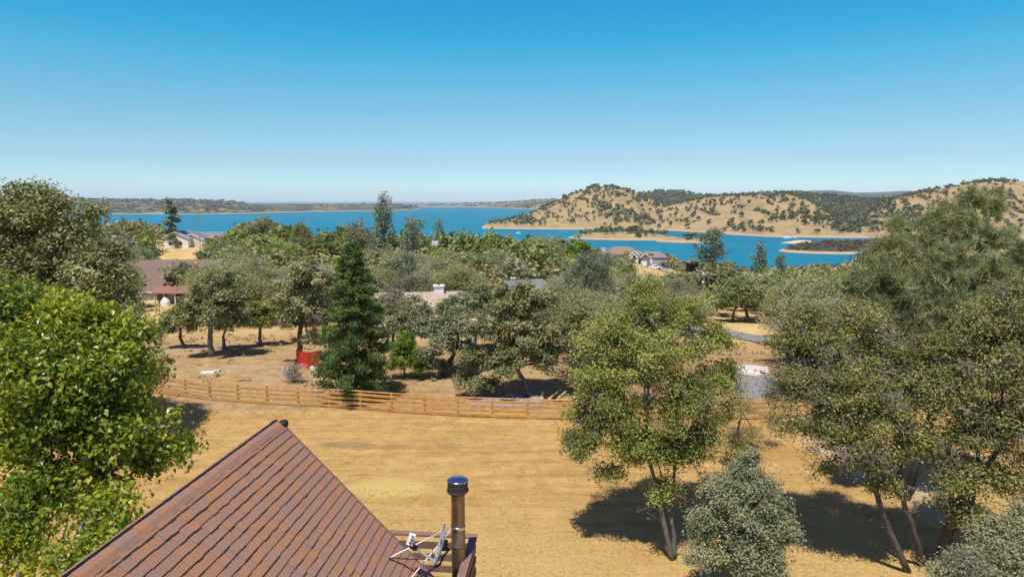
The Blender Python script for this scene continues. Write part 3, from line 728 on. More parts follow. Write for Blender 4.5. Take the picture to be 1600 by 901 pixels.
hero('bay_tree', 'small bright green bushy tree tucked against the right side of the dark conifer', 'tree', b,
     [L_(625, 552, b[1], 26), L_(648, 568, b[1], 24), L_(612, 575, b[1], 18), L_(632, 535, b[1], 16), L_(660, 580, b[1], 15)], [([b, b + [0, 0, 1.2]], .09)], 170, 17000, .20, .13, M['bright'], M['bark'], 33, nbr=60)

# individually recognisable middle-distance trees
def mid(label, base, lobes, stems, n, size, mat, seed, bark='bark', cat='tree', name='oak_tree', ncl=150, csd=.3, tw=0, **k):
    return hero(name, label, cat, base, lobes, stems, ncl, n, csd, size, M[mat], M[bark], seed, nbr=ncl, twigs=tw, **k)
b = G(330, 557)
Y = b[1]
mid('broad olive-grey oak with a pale straight trunk on the bare yard left of centre', b, [L_(334, 455, Y, 30), L_(298, 482, Y, 21), L_(362, 470, Y, 28), L_(330, 490, Y, 42, 26), L_(285, 500, Y - 1, 24, 16), L_(372, 505, Y, 20, 20), L_(348, 437, Y, 20, 14), L_(300, 515, Y - 1, 16, 9)],
    [([b, b + [0, 0, 1.5], P(328, 500, Y)], .26)], 22000, .24, 'greyoak', 41, 'bark_pale')
b = G(288, 544)
mid('small oak with a crooked trunk to the left of the broad pale-trunked oak', b, [L_(275, 500, b[1], 20), L_(262, 515, b[1], 14), L_(292, 510, b[1], 18)], [([b, b + [-.3, 0, 1.2], P(282, 515, b[1])], .16)], 7000, .22, 'greyoak', 42, ncl=60)
b = G(350, 545)
mid('oak with a short white trunk just behind the broad pale-trunked oak', b, [L_(352, 505, b[1], 20), L_(370, 495, b[1], 18)], [([b, b + [0, 0, 1.4]], .18)], 6000, .22, 'greyoak', 43, 'bark_pale', ncl=60)
b = G(407, 540)
mid('small round dark green oak standing alone on the bare yard', b, [L_(407, 488, b[1], 20), L_(396, 500, b[1], 15), L_(420, 503, b[1], 15, 11), L_(425, 490, b[1], 12)], [([b, b + [0, 0, 1.2], P(407, 505, b[1])], .17)], 8000, .21, 'olive', 44, ncl=70)
b = G(455, 548)
Y = 62.; b = np.array([P(470, 550, Y)[0], Y, 0]); b[2] = gz(b[0], Y)
mid('grey-brown half-bare oak to the left of the dark conifer', b, [L_(478, 440, Y, 34), L_(455, 470, Y, 36), L_(490, 490, Y, 34), L_(450, 505, Y, 28, 22), L_(500, 450, Y, 26), L_(480, 530, Y, 22), L_(515, 500, Y + 1, 24)],
    [([b, b + [0, 0, 2], P(470, 490, Y)], .25)], 22000, .23, 'f_grey', 45, tw=400, bare=.2)
Y = 56.; b = np.array([P(825, 632, 51.)[0], 51., 0]); b[2] = gz(b[0], 51.); Y = 51.
mid('broad olive oak with a leaning dark trunk behind the fence in the middle', b, [L_(790, 480, Y + 1, 34), L_(840, 480, Y + 1, 34), L_(755, 520, Y, 34), L_(810, 520, Y, 44), L_(860, 520, Y, 34), L_(740, 570, Y, 32), L_(790, 570, Y, 40), L_(845, 565, Y, 36), L_(738, 598, Y, 24, 20), L_(872, 555, Y, 24), L_(770, 605, Y, 20, 12), L_(830, 455, Y + 1, 20)],
    [([b, P(820, 600, Y), P(808, 570, Y)], .22)], 46000, .19, 'greyoak', 46, ncl=260, tw=100)
Y = 58.
b = np.array([P(690, 570, Y)[0], Y, 0]); b[2] = gz(b[0], Y)
mid('grey-green oak overhanging the cream tiled roof right of the dark conifer', b, [L_(690, 530, Y, 36), L_(665, 560, Y - 1, 20), L_(715, 510, Y, 30), L_(660, 515, Y + 2, 24), L_(725, 545, Y, 18), L_(650, 490, Y + 4, 22), L_(700, 575, Y, 16, 10), L_(720, 480, Y + 2, 22)],
    [([b, P(715, 540, Y)], .2)], 22000, .21, 'bluoak', 47, tw=40)
b = G(460, 598)
mid('low grey half-dead bush just behind the left stretch of fence', b, [L_(460, 580, b[1], 12), L_(466, 590, b[1], 9), L_(453, 585, b[1], 9)], [([b, b + [0, 0, .4]], .04)], 900, .10, 'f_brown', 48, cat='shrub', name='dry_bush', ncl=40, tw=140, twigmat=M['snag'])
b = G(225, 590)
b = G(1150, 700)
mid('thin yellow-green sapling with sparse foliage right of the large round oak', b, [L_(1160, 640, b[1], 24), L_(1180, 680, b[1], 20), L_(1150, 690, b[1], 22), L_(1205, 660, b[1], 14)], [([b, b + [.1, 0, 1.5], b + [.2, 0, 2.4]], .07)], 5200, .08, 'yelloak', 49, ncl=60, tw=60, name='oak_sapling')

for k_, (px_, py_, Y, rp_, lb_, mt_) in enumerate(((604, 494, 70, 20, 'low olive oak between the dark conifer and the left corner of the cream tiled roof', 'f_green'), (640, 498, 66, 32, 'grey-brown oak in front of the left end of the cream tiled roof', 'f_grey'), (612, 470, 72, 17, 'small brownish oak between the dark conifer and the cream tiled roof', 'f_brown'),
    (742, 478, 70, 34, 'rounded oak hiding the right end of the cream tiled roof', 'f_green'), (700, 486, 74, 18, 'small green oak in front of the middle of the cream tiled roof', 'f_green'))):
    b = P(px_, py_, Y); b[2] = gz(b[0], Y)
    mid(lb_, b, [L_(px_, py_, Y, rp_), L_(px_ - rp_ * .6, py_ + rp_ * .35, Y, rp_ * .6), L_(px_ + rp_ * .65, py_ + rp_ * .25, Y, rp_ * .6), L_(px_ + 3, py_ - rp_ * .6, Y, rp_ * .5)], [([b, b + [.1, 0, 1.6]], .16)], int(350 * rp_), .2, mt_, 70 + k_, ncl=int(rp_ * 3), tw=int(rp_ * 3))
# ------------------------------------------------------------------ wood between the fence and the lake
def template(seed, n, size, kind, csd=.12):
    """unit oak: crown radius about 1, height about 2 (scaled when placed)"""
    rs = np.random.RandomState(seed)
    lob = []
    if kind == 'pine':
        n = int(n * .62)
        for i in range(16):
            a = i * 2.4 + rs.rand(); f = .42 + .55 * i / 15; q = (.15 + .75 * rs.rand()) * math.sqrt(max(.05, 1.08 - f)) * 1.15
            lob.append((math.cos(a) * q, math.sin(a) * q, 2 * f, .16 + .12 * rs.rand(), .10 + .05 * rs.rand()))
    elif kind == 'old_pine':
        for i in range(11):
            f = .35 + .62 * i / 10; r = .62 * (1.12 - f) ** .6
            a = i * 2.4; lob.append((math.cos(a) * r * .85, math.sin(a) * r * .85, 2 * f, r * .62 + .05, .13))
    else:
        for i in range(9):
            a = i * 2.4 + rs.rand(); q = .62 * math.sqrt((i + .5) / 9) * 1.05
            lob.append((math.cos(a) * q, math.sin(a) * q, 1.42 - .75 * q * q + .2 * rs.randn() * .5, .40 + .1 * rs.rand(), .34))
        for i in range(4):
            a = rs.rand() * 6.28; lob.append((math.cos(a) * .72, math.sin(a) * .72, .85 + .2 * rs.rand(), .26, .2))
    me, C, k, L = make_crown(rs, lob, max(30, n // 60), n, csd, size, None, vrange=.5, shell=2.6)
    st = [([(0, 0, -.05), (.03 * rs.randn(), .03 * rs.randn(), .4), (.08 * rs.randn(), .08 * rs.randn(), .95)], .055)]
    return me, make_trunk(rs, (0, 0, 0), st, L, C, k, 0, M['bark_pale'] if seed % 2 else M['bark'], nbr=26, sides=5)
TPL = {}
for lod, (n, size) in {'a': (13000, .045), 'b': (5200, .075)}.items():
    for kind, mt, reps in (('grey', 'f_grey', 3), ('green', 'f_green', 3), ('brown', 'f_brown', 2), ('pine', 'f_pine', 2)):
        for r in range(reps):
            if lod == 'a' and r > 1: continue
            me, tr = template(hash(kind) % 1 + r * 7 + len(kind) * 13 + (50 if lod == 'b' else 0), n, size, kind)
            me.name = 'crown'; tr.name = 'trunk'; me.materials.clear(); me.materials.append(M[mt])
            TPL.setdefault((lod, kind), []).append((me, tr))
SK = np.array([(-200, 335), (160, 348), (230, 345), (285, 372), (345, 372), (380, 350), (400, 340), (430, 342), (450, 350), (462, 343), (500, 347), (520, 356), (545, 347), (560, 337), (578, 343), (592, 352), (640, 350), (700, 360), (730, 358), (760, 357),
               (800, 366), (870, 368), (905, 380), (935, 384), (1000, 393), (1060, 397), (1095, 402), (1140, 402), (1162, 418), (1200, 420), (1250, 416), (1275, 402), (1310, 388), (1340, 372), (1400, 372), (1700, 365)], float)
PROT = [(224, 402, 284, 480, 118), (246, 358, 318, 388, 238), (262, 386, 286, 404, 210), (240, 478, 440, 600, 75), (380, 440, 440, 480, 85), (430, 540, 620, 600, 75), (1112, 508, 1190, 542, 110), (1150, 545, 1200, 640, 95), (1125, 492, 1180, 512, 125), (1160, 600, 1230, 660, 80),
        (602, 448, 722, 466, 92), (680, 440, 700, 470, 92), (797, 431, 838, 448, 135), (946, 386, 1046, 399, 288), (1000, 408, 1036, 420, 285), (1074, 404, 1096, 418, 270), (940, 375, 1050, 387, 400),
        (466, 388, 532, 410, 200), (885, 363, 927, 400, 255), (1095, 424, 1106, 452, 175), (700, 585, 880, 660, 60), (550, 400, 570, 420, 90), (1040, 412, 1070, 424, 285), (1010, 418, 1022, 432, 270), (472, 358, 482, 366, 330)]
rs = np.random.RandomState(77)
cand = []
y = 57.0
while y < 560:
    sp = 5.4 if y < 110 else (5.7 if y < 300 else 11)
    for x in np.arange(-y * .84, y * .9, sp):
        cand.append((x + rs.uniform(-.45, .45) * sp, y + rs.uniform(-.45, .45) * sp))
    y += sp * .92
cand = np.array(cand); rs.shuffle(cand)
cz = terrain(cand[:, 0], cand[:, 1])[0]
placed = []
fo = fbm(cand[:, 0] * .025 + 3, cand[:, 1] * .025, 3)
for (x, y), z, f in zip(cand, cz, fo):
    if z < LAKE + 3: continue
    if y < 300 and f < .22: continue
    r_ = rs.rand()
    k1 = vnoise(np.array([x * .03 + 50]), np.array([y * .03]))[0] * .8 + rs.rand() * .2
    kind = 'green' if k1 > .52 else ('brown' if k1 < .2 else 'grey')
    if rs.rand() < .07: kind = 'pine'
    H = rs.uniform(5.0, 9.4); R = H * rs.uniform(.48, .66) * (1.0 if y < 110 else 1.04)
    if kind == 'pine': H *= 1.35; R = H * .42
    px, pt, dep = proj(x, y, z + H)
    if px < -40 or px > 1640: continue
    if y > 260 and pt > np.interp(px, SK[:, 0], SK[:, 1]) + 18: continue
    sk = np.interp(px, SK[:, 0], SK[:, 1]) + rs.uniform(-4, 5)
    if 205 < y < 300 and 370 < px < 960 and rs.rand() < .55 and pt > sk:
        H2 = hz(sk + 6 * rs.rand(), y) - z
        if H2 < 14: R *= min(1.25, (H2 / H) ** .6); H = H2; pt = sk
    if pt < sk:
        zt = hz(sk, y); H2 = zt - z
        if H2 < 3.0: continue
        R *= max(.6, H2 / H); H = H2
    px, pt, dep = proj(x, y, z + H); pb = proj(x, y, z + .1)[1]; pr = R * FPX / dep
    pm = pt + (pb - pt) * .8
    bad = False
    for a0, b0, a1, b1, YY in PROT:
        if y < YY and px + pr * .85 > a0 and px - pr * .85 < a1 and pt < b1 and pm > b0:
            H2 = hz(b1 + 1.5, y) - z
            if H2 > 2.8 and y > 95: R *= max(.7, H2 / H); H = H2; pt = b1 + 1.5
            else: bad = True; break
    if bad: continue
    if y < 75 and px < 700: continue
    if y < 64 and px < 900: continue
    if 225 < px < 440 and y < 100 and not (300 < px < 380 and y > 80): continue
    if y < 95 and 1150 < px < 1215: continue
    placed.append((x, y, z, H, R, kind, px, pt, pr))
placed.sort(key=lambda t: -t[8] * (1.0 if -40 < t[6] < 1640 else 0))
TR_LABEL = {'grey': ('oak_tree', 'grey-green oak'), 'green': ('oak_tree', 'greener oak'), 'brown': ('oak_tree', 'brownish half-bare oak'), 'pine': ('pine_tree', 'wispy blue-grey pine')}
MARKS = [(250, 430, 'the brown-roofed white house'), (285, 375, 'the white gabled house by the lake'), (330, 480, 'the broad pale-trunked oak'), (470, 480, 'the half-bare oak'), (557, 420, 'the dark conical redwood'), (500, 400, 'the long yellow-green hedge'),
         (601, 345, 'the tall sparse skyline pine'), (670, 478, 'the long cream tiled roof'), (800, 530, 'the oak leaning over the fence'), (816, 443, 'the grey-blue roof'), (906, 385, 'the round bright evergreen'), (985, 400, 'the tan hip-roofed house'),
         (1025, 414, 'the white pickup'), (1084, 412, 'the dark carport'), (1112, 390, 'the large skyline pine'), (1099, 440, 'the pole with white boxes'), (1150, 522, 'the bend of the road'), (1175, 580, 'the white gravel patch'), (1190, 400, 'the strip of water at right'),
         (1020, 560, 'the large round field oak'), (1300, 560, 'the leaning right-hand oak'), (1450, 420, 'the big tufted pine'), (1550, 600, 'the right-edge oak'), (110, 400, 'the tall left-edge oak'), (750, 400, 'the middle of the shore'), (460, 350, 'the left part of the lake'), (1250, 440, 'the brushy point')]
def tree_label(kind, px, py, H):
    k = min(range(len(MARKS)), key=lambda i: (MARKS[i][0] - px) ** 2 + (1.6 * (MARKS[i][1] - py)) ** 2)
    dx, dy = px - MARKS[k][0], py - MARKS[k][1]
    rel = ('just right of' if dx > 0 else 'just left of') if abs(dx) > abs(dy) * 1.2 else ('directly beyond' if dy < 0 else 'in the wood below')
    return ('tall ' if H > 7.6 else ('low ' if H < 6.0 else '')) + TR_LABEL[kind][1] + ' ' + rel + ' ' + MARKS[k][2]
def put_tree(x, y, z, H, R, kind, lod, label=None, name=None, group=None):
    ms = TPL[(lod, kind)]; me, tr = ms[rs.randint(len(ms))]
    nm = TR_LABEL[kind][0]
    if label is None:
        px_, py_, _d = proj(x, y, z + H * .6); label = tree_label(kind, px_, py_, H); group = label.split(' oak ')[-1].split(' pine ')[-1] + ', trees'
    t = thing(name or nm, label, 'tree', (x, y, z - .05), rs.rand() * 6.28, group)
    sxy = R; szz = H / 1.95
    c = ob('crown', me, t); c.scale = (sxy, sxy, szz)
    q = ob('trunk', tr, t); q.scale = (sxy, sxy, szz)
    return t
NIND = 285
for i, (x, y, z, H, R, kind, px, pt, pr) in enumerate(placed[:NIND]):
    put_tree(x, y, z, H, R, kind, 'a' if y < 115 else 'b')
# the rest of the wood: one mass per look
def mass(name, label, cat, items, tv_, mat, group=None):
    """items: x,y,z,sx,sz ; tv_ list of (verts, v) templates made of quads"""
    VV = []; AT = []
    for n_, (x, y, z, s, sz) in enumerate(items):
        q, v = tv_[n_ % len(tv_)]; a = rs.rand() * 6.28; c, s_ = math.cos(a), math.sin(a)
        p = np.empty_like(q); p[:, 0] = (q[:, 0] * c - q[:, 1] * s_) * s + x; p[:, 1] = (q[:, 0] * s_ + q[:, 1] * c) * s + y; p[:, 2] = q[:, 2] * sz + z
        VV.append(p); AT.append(np.clip(v + rs.uniform(-.28, .28), 0, 1))
    V = np.concatenate(VV); o = np.array([items[0][0], items[0][1], items[0][2]])
    me = mesh_from(name, V - o, np.arange(len(V)).reshape(-1, 4), mat, {'v': np.concatenate(AT)})
    t = thing(name, label, cat, o, me=me); t['kind'] = 'stuff'; return t
def lowtpl(seed, n, size, h=2.0):
    r2 = np.random.RandomState(seed)
    lob = [(0, 0, .62 * h, .8, .3 * h), (.4, .3, .5 * h, .5, .25 * h), (-.4, .2, .55 * h, .5, .25 * h), (.1, -.5, .5 * h, .5, .25 * h)]
    C, k, L = clusters(r2, lob, max(12, n // 14)); j = r2.randint(0, len(C), n)
    Pn = C[j] + r2.normal(size=(n, 3)) * .15; o = unit(Pn - np.array([0, 0, .5 * h]))
    V, F, m = leaf_quads(r2, Pn, size * (.6 + .8 * r2.rand(n)), o, up=.8, outw=1.0, aspect=.8)
    v = np.clip(.5 + (r2.rand(len(C))[j] - .5) * .6 + r2.normal(size=n) * .12, 0, 1)
    return V, np.repeat(v, 4)
lt = [lowtpl(s, 220, .225) for s in range(5)]; lt2 = [lowtpl(20 + s, 84, .34) for s in range(4)]
rest = placed[NIND:]
for kd, mt, lb in (('grey', 'f_grey', 'grey-green mass of distant oaks covering the slope down to the lake'), ('green', 'f_green', 'greener mass of distant oaks covering the slope down to the lake'), ('brown', 'f_brown', 'brownish mass of distant oaks covering the slope down to the lake')):
    it = [(x, y, z, R, H / 2) for x, y, z, H, R, k, *_ in rest if (k if k != 'pine' else 'green') == kd]
    fa = [q for q in it if q[1] >= 230]; it = [q for q in it if q[1] < 230]
    if it: mass('oak_wood', lb, 'woodland', it, lt, M[mt])
    if fa: mass('oak_wood', lb.replace('mass of distant oaks covering', 'far oaks near the water, lowest on'), 'woodland', fa, lt2, M[mt])
print('wood', len(placed))

# skyline trees that can be told apart
def sky_tree(label, px, top, Y, wpx, kind, name=None):
    x = P(px, 400, Y)[0]; z = gz(x, Y); H = hz(top, Y) - z
    return put_tree(x, Y, z, H, wpx / 2 * Y / FPX, kind, 'b', label, name)
sky_tree('tall sparse pine breaking the skyline in front of the open lake', 601, 314, 185, 62, 'pine', 'pine_tree')
sky_tree('thin grey pine beside the tall sparse pine on the skyline', 646, 342, 190, 50, 'pine', 'pine_tree')
sky_tree('bluish pine on the skyline standing against the water right of centre-left', 686, 350, 220, 34, 'pine', 'pine_tree')
sky_tree('large grey-green pine in front of the water right of the grey-roofed house', 1112, 361, 250, 74, 'pine', 'pine_tree')
sky_tree('rounded grey pine beside the strip of water at right', 1188, 386, 210, 48, 'pine', 'pine_tree')
sky_tree('small blue-grey pine next to the rounded grey pine at the water', 1220, 400, 215, 32, 'pine', 'pine_tree')
sky_tree('brownish bare oak on the skyline left of the white gabled house', 222, 340, 215, 62, 'brown', 'oak_tree')
sky_tree('dark oak against the water behind the white gabled house', 197, 336, 225, 22, 'green', 'oak_tree')
sky_tree('oak on the skyline left of the open lake', 408, 336, 200, 46, 'grey', 'oak_tree')
sky_tree('oak on the skyline with light under its crown left of the tall sparse pine', 472, 342, 190, 40, 'green', 'oak_tree')
sky_tree('dense grey oak rising before the lake beside the tall sparse pine', 562, 335, 170, 50, 'grey', 'oak_tree')
def dense(label, px, top, Y, wpx, mat, seed, name='evergreen_tree', n=7000, cone=.0, low=.1):
    x = P(px, 400, Y)[0]; z = gz(x, Y); H = hz(top, Y) - z; R = wpx / 2 * Y / FPX
    r2 = np.random.RandomState(seed); lob = []
    for i in range(16):
        f = low + (1 - low) * i / 15; r = R * math.sin(min(PI, (f * (1 - cone * .5) + cone * .5 + .12) * PI * .88)) if cone == 0 else R * (1 - f * cone) * .8
        a = i * 2.4; lob.append((math.cos(a) * r * .45, math.sin(a) * r * .45, H * f * .92, max(.3, r * .62), H * .09))
    me, C, k, L = make_crown(r2, lob, 110, n, R * .11, R * .13, M[mat], vrange=.5, up=1.2)
    t = thing(name, label, 'tree', (x, Y, z)); ob('crown', me, t)
    mb = MB(); mb.tube([(0, 0, -.2), (0, 0, H * .8)], [R * .12, R * .04], 6); ob('trunk', mb.mesh('trunk', M['bark']), t)
dense('rounded bright green evergreen standing out above the wood right of centre', 906, 362, 190, 58, 'bright', 61, n=9000)
dense('tall dark conifer on the skyline beside the white gabled house', 272, 311, 235, 38, 'f_pine', 62, 'conifer_tree', cone=.55)
dense('yellow-green round tree at the left behind the tall oak', 120, 325, 150, 36, 'bright', 63, 'broadleaf_tree')
dense('dark green round tree beside the leaning utility pole at the left', 150, 328, 148, 46, 'redwood', 64, 'broadleaf_tree')
dense('olive green bushy tree in front of the chimneyed house right of centre', 918, 405, 150, 30, 'bright', 65, 'broadleaf_tree', n=4000)
dense('dark green bushy tree below the chimneyed grey-roofed house', 952, 408, 155, 46, 'redwood', 66, 'broadleaf_tree', n=5000)
# clipped hedge
hx = [P(p, 398, 195) for p in np.linspace(468, 532, 9)]
r2 = np.random.RandomState(5)
b0 = np.array([hx[4][0], 195, gz(hx[4][0], 195)])
me, *_ = make_crown(r2, [(q[0] - b0[0], (i % 2) * 1.5, 1.6 + .3 * math.sin(i), 2.0, 1.7) for i, q in enumerate(hx)], 120, 6000, .35, .35, M['bright'])
t = thing('hedge', 'long yellow-green hedge in the wood beyond the dark conifer', 'hedge', b0); ob('foliage', me, t)
mb = MB()
for i, q in enumerate(hx): mb.tube([(q[0] - b0[0], 0, -.5), (q[0] - b0[0], .2, 1.6)], [.1, .05], 5)
ob('stems', mb.mesh('stems', M['bark']), t, kind='stuff')
# white snag
b = np.array([P(508, 470, 84)[0], 84, 0]); b[2] = gz(b[0], 84)
mb = MB(); pt = lambda px, py: P(px, py, 84) - b
mb.tube([(0, 0, -.2), pt(508, 450), pt(507, 432)], [.22, .16, .1], 6)
for a_, c_ in (((507, 432), (496, 408)), ((507, 436), (503, 404)), ((508, 438), (522, 414)), ((507, 430), (512, 408)), ((502, 420), (490, 414)), ((515, 426), (526, 424)), ((504, 414), (500, 402)), ((518, 420), (520, 406)), ((508, 444), (518, 434)), ((498, 412), (493, 402))):
    mb.tube([pt(*a_), (pt(*a_) + pt(*c_)) / 2 + rs.normal(size=3) * .12, pt(*c_)], [.08, .05, .02], 4)
thing('dead_tree', 'bare white dead tree to the left of the dark conifer top', 'tree', b, me=mb.mesh('dead_tree', M['snag']))

# ------------------------------------------------------------------ trees on the hills beyond the water
ht = [lowtpl(100 + s, 90, .42, 1.6) for s in range(4)]
htm = []
for V, v in ht: htm.append(mesh_from('hill_oak', V, np.arange(len(V)).reshape(-1, 4), M['h_tree'], {'v': v}))
hill = []
N = 44000
u = rs.uniform(-.06, .98, N); Y = np.exp(rs.uniform(math.log(700), math.log(3000), N)); X = u * Y
Z, CV = terrain(X, Y)
dn = fbm(X * .007, Y * .006, 4); dn2 = fbm(X * .02 + 40, Y * .02, 2)
zx = terrain(X + 12, Y)[0]; zy = terrain(X, Y + 12)[0]; zx2 = terrain(X - 12, Y)[0]; zy2 = terrain(X, Y - 12)[0]
conc = (zx + zx2 + zy + zy2) / 4 - Z
up_ = np.clip((Z - LAKE) / 90, 0, 1)
pr_ = .03 + .34 * sstep((dn - .46) / .16) + .35 * np.clip(conc * .8, 0, 1) + .22 * sstep((dn2 - .55) / .1) + .9 * (CV > .5) + .10 * up_
# woods in the fold between the hills and along the crests, as in the photograph
ppx, ppy, _ = proj(X, Y, Z)
pr_ = pr_ + .75 * np.exp(-(((ppx - 975 - (ppy - 335) * .9) / 38) ** 2 + ((ppy - 332) / 22) ** 2)) + .6 * np.exp(-(((ppx - 1310) / 45) ** 2 + ((ppy - 320) / 22) ** 2))
crest = np.zeros(N)
for cols in (HEAD, RIGHTH, RIGHT2):
    c = np.array(cols, float); U = np.array([px2u(p, .5) for p in c[:, 0]])
    cr = np.interp(u, U, c[:, 2], left=-1e9, right=-1e9)
    crest = np.maximum(crest, np.exp(-((Y - cr) / 60) ** 2))
pr_ = pr_ + .35 * crest * sstep((dn2 - .4) / .1)
dens = np.where(Y > 1900, .8, 1.0)
ok = (Z > LAKE + 4.5) & (rs.rand(N) < pr_ * dens * .62) & (CV > -.2)
vis = ok
for X1, Y1, Z1, c1 in zip(X[vis], Y[vis], Z[vis], CV[vis]):
    if c1 > .85 and Y1 < 900: continue
    s = rs.uniform(3.0, 6.6) * (1.15 if Y1 > 1800 else 1); hill.append((X1, Y1, Z1 - .3, s, s * rs.uniform(.85, 1.15)))
# crowns on the spit
for i in range(70):
    a = rs.uniform(-1, 1); X1 = 178 + a * 75 - 8; Y1 = 1095 + rs.uniform(-22, 32) - a * 18
    z = gz(X1, Y1)
    if z > LAKE + 3.5: hill.append((X1, Y1, z - .3, rs.uniform(3, 5), rs.uniform(3, 5.5)))
print('hill trees', len(hill))
other = hill
mass('hill_woods', 'dark woods and small oaks spread over the hills across the water', 'woodland', other, [lowtpl(200 + s, 22, .78, 1.6) for s in range(4)], M['h_tree'])
# brush on the point, far shore trees
it = []
for i in range(420):
    x = rs.uniform(325, 520); y = rs.uniform(762, 860); z = gz(x, y)
    if z > LAKE + 3.2: it.append((x, y, z - .3, rs.uniform(2, 3.2), rs.uniform(1.3, 2.2)))
mass('brush', 'reddish brown brush covering the low point beside the water at right', 'brush', it, [lowtpl(300 + s, 46, .6, 1.4) for s in range(3)], M['shrubred'])
it = []
N = 13000
u = rs.uniform(-.85, .2, N); Y = rs.uniform(2900, 6400, N); X = u * Y; Z = terrain(X, Y)[0]; dn = fbm(X * .002, Y * .002, 4)
ok = (Z > LAKE + 6) & (dn > .40) & (rs.rand(N) < .5)
for a in zip(X[ok], Y[ok], Z[ok]):
    s = rs.uniform(5, 11); it.append((a[0], a[1], a[2] - .5, s, s * .7))
mass('far_woods', 'band of dark scattered trees along the far shore of the lake', 'woodland', it, [lowtpl(400 + s, 16, .9, 1.4) for s in range(3)], M['h_tree'])
print('far', len(it))
# low tufts and dry weeds under the wood
N = 3600
Yw = np.exp(rs.uniform(math.log(54), math.log(300), N)); Xw = rs.uniform(-.8, .85, N) * Yw; Zw = terrain(Xw, Yw)[0]
keep = (rs.rand(N) < np.where(Yw < 72, .35, 1)) & (fbm(Xw * .08, Yw * .08, 3) > .46)
it = [(a, b_, c - .05, rs.uniform(.12, .34) * (1 + b_ / 110), rs.uniform(.06, .16) * (1 + b_ / 110)) for a, b_, c in zip(Xw[keep], Yw[keep], Zw[keep])]
mass('dry_weeds', 'low dry weeds and tufts on the bare ground under the oaks', 'weeds', it, [lowtpl(500 + s, 12, .8, 1.4) for s in range(3)], M['weed'])
# ------------------------------------------------------------------ board fence
def make_fence(label, line):
    t = thing('board_fence', label, 'fence', (line[0][0], line[0][1], gz(*line[0])))
    o = np.array(t.location)
    ln = np.array(line); seg = np.linalg.norm(np.diff(ln, axis=0), axis=1); s = np.concatenate([[0], np.cumsum(seg)])
    n = int(s[-1] / 2.42); q = np.linspace(0, s[-1], n + 1)
    X = np.interp(q, s, ln[:, 0]); Y = np.interp(q, s, ln[:, 1]); Z = terrain(X, Y)[0]
    mb = MB(); mb.box((0, 0, .66), (.14, .14, 1.36)); pm = mb.mesh('post', M['wood_fence'])
    for i in range(n + 1):
        p = ob('post', pm, t, (X[i] - o[0], Y[i] - o[1], Z[i] - o[2]), rs.normal() * .02)
    for i in range(n):
        a = np.array([X[i], Y[i], Z[i]]) - o; b_ = np.array([X[i + 1], Y[i + 1], Z[i + 1]]) - o
        nrm = np.array([(b_ - a)[1], -(b_ - a)[0], 0]); nrm /= np.linalg.norm(nrm)
        if nrm[1] > 0: nrm = -nrm
        for hh in (.15, .48, .80, 1.13):
            j = rs.normal(size=2) * .008
            mb = MB(); mb.beam(a + nrm * .085 + [0, 0, hh + j[0]], b_ + nrm * .085 + [0, 0, hh + j[1]], .045, .175)
            mb.part('rail', M['wood_fence'], t)
        mb = MB(); mb.beam(a + [0, 0, 1.365], b_ + [0, 0, 1.365], .17, .04); mb.part('cap_board', M['wood_fence'], t)
    return t
def fp(px, py): g_ = G(px, py); return (g_[0], g_[1])
make_fence('orange-stained four-board ranch fence crossing the whole view beyond the field', [fp(215, 611), fp(270, 617), fp(330, 625), fp(412, 631), fp(530, 637), fp(636, 645), fp(739, 651), fp(882, 655), (fp(1000, 657)[0], fp(1000, 657)[1] + .3), fp(1170, 655), fp(1260, 650)])

# ------------------------------------------------------------------ near house with the brown shingled roof
RD = np.array([.0915, .9958, 0.]); RD /= np.linalg.norm(RD)      # ridge direction (away)
TH = math.radians(45.8)
PK = np.array([-4.12, 11.5, 11.2])
SD = np.array([RD[1] * math.cos(TH), -RD[0] * math.cos(TH), -math.sin(TH)])   # down the right slope
SDL = np.array([-RD[1] * math.cos(TH), RD[0] * math.cos(TH), -math.sin(TH)])
NR = np.cross(RD, SD); NR *= np.sign(NR[2]); NL = np.cross(SDL, RD); NL *= np.sign(NL[2])
RL = 11.5; SL = 4.75
base = np.array([-4.6, 6.0, gz(-4.6, 6.0)])
house = thing('shingled_house', 'steep gabled house with brown and orange shingles in the bottom left foreground', 'house', base)
def HP(q, s, n=0.0, left=False):      # q metres towards the camera from the far gable, s metres down the slope
    return PK - RD * q + (SDL if left else SD) * s + (NL if left else NR) * n - base
m, nt, out = new_mat('shingle'); M['shingle'] = m
tc = nd(nt, 'ShaderNodeNewGeometry').outputs['Position']
oi = nd(nt, 'ShaderNodeObjectInfo').outputs['Random']; at = nd(nt, 'ShaderNodeAttribute', attribute_name='v').outputs['Fac']
r_ = math_(nt, 'FRACT', math_(nt, 'ADD', oi, at))
n1 = noise(nt, tc, 3.2, 4, .6); n2 = noise(nt, tc, 110, 3, .8); n3 = noise(nt, tc, .5, 3, .5)
f = math_(nt, 'ADD', math_(nt, 'MULTIPLY', r_, .42), math_(nt, 'MULTIPLY', n1, .6)); f = math_(nt, 'SUBTRACT', f, .02)
c = ramp(nt, f, [(.10, (.27, .185, .165)), (.38, (.33, .20, .145)), (.58, (.38, .195, .115)), (.75, (.44, .205, .09)), (.95, (.36, .225, .17))])
c = mixc(nt, math_(nt, 'MULTIPLY', n2, .6), c, mixc(nt, .5, c, (.10, .055, .05)))
c = mixc(nt, math_(nt, 'MULTIPLY', ramp(nt, n2, [(.62, (0, 0, 0)), (.7, (1, 1, 1))]), .35), c, (.55, .42, .34))
c = mixc(nt, math_(nt, 'MULTIPLY', n3, .35), c, (.36, .19, .12))
principled(nt, out, c, .92, 0, .2, n2, .5, .004)
W_ = [.13, .15, .17, .19]; EXP = .146; TH_ = .022
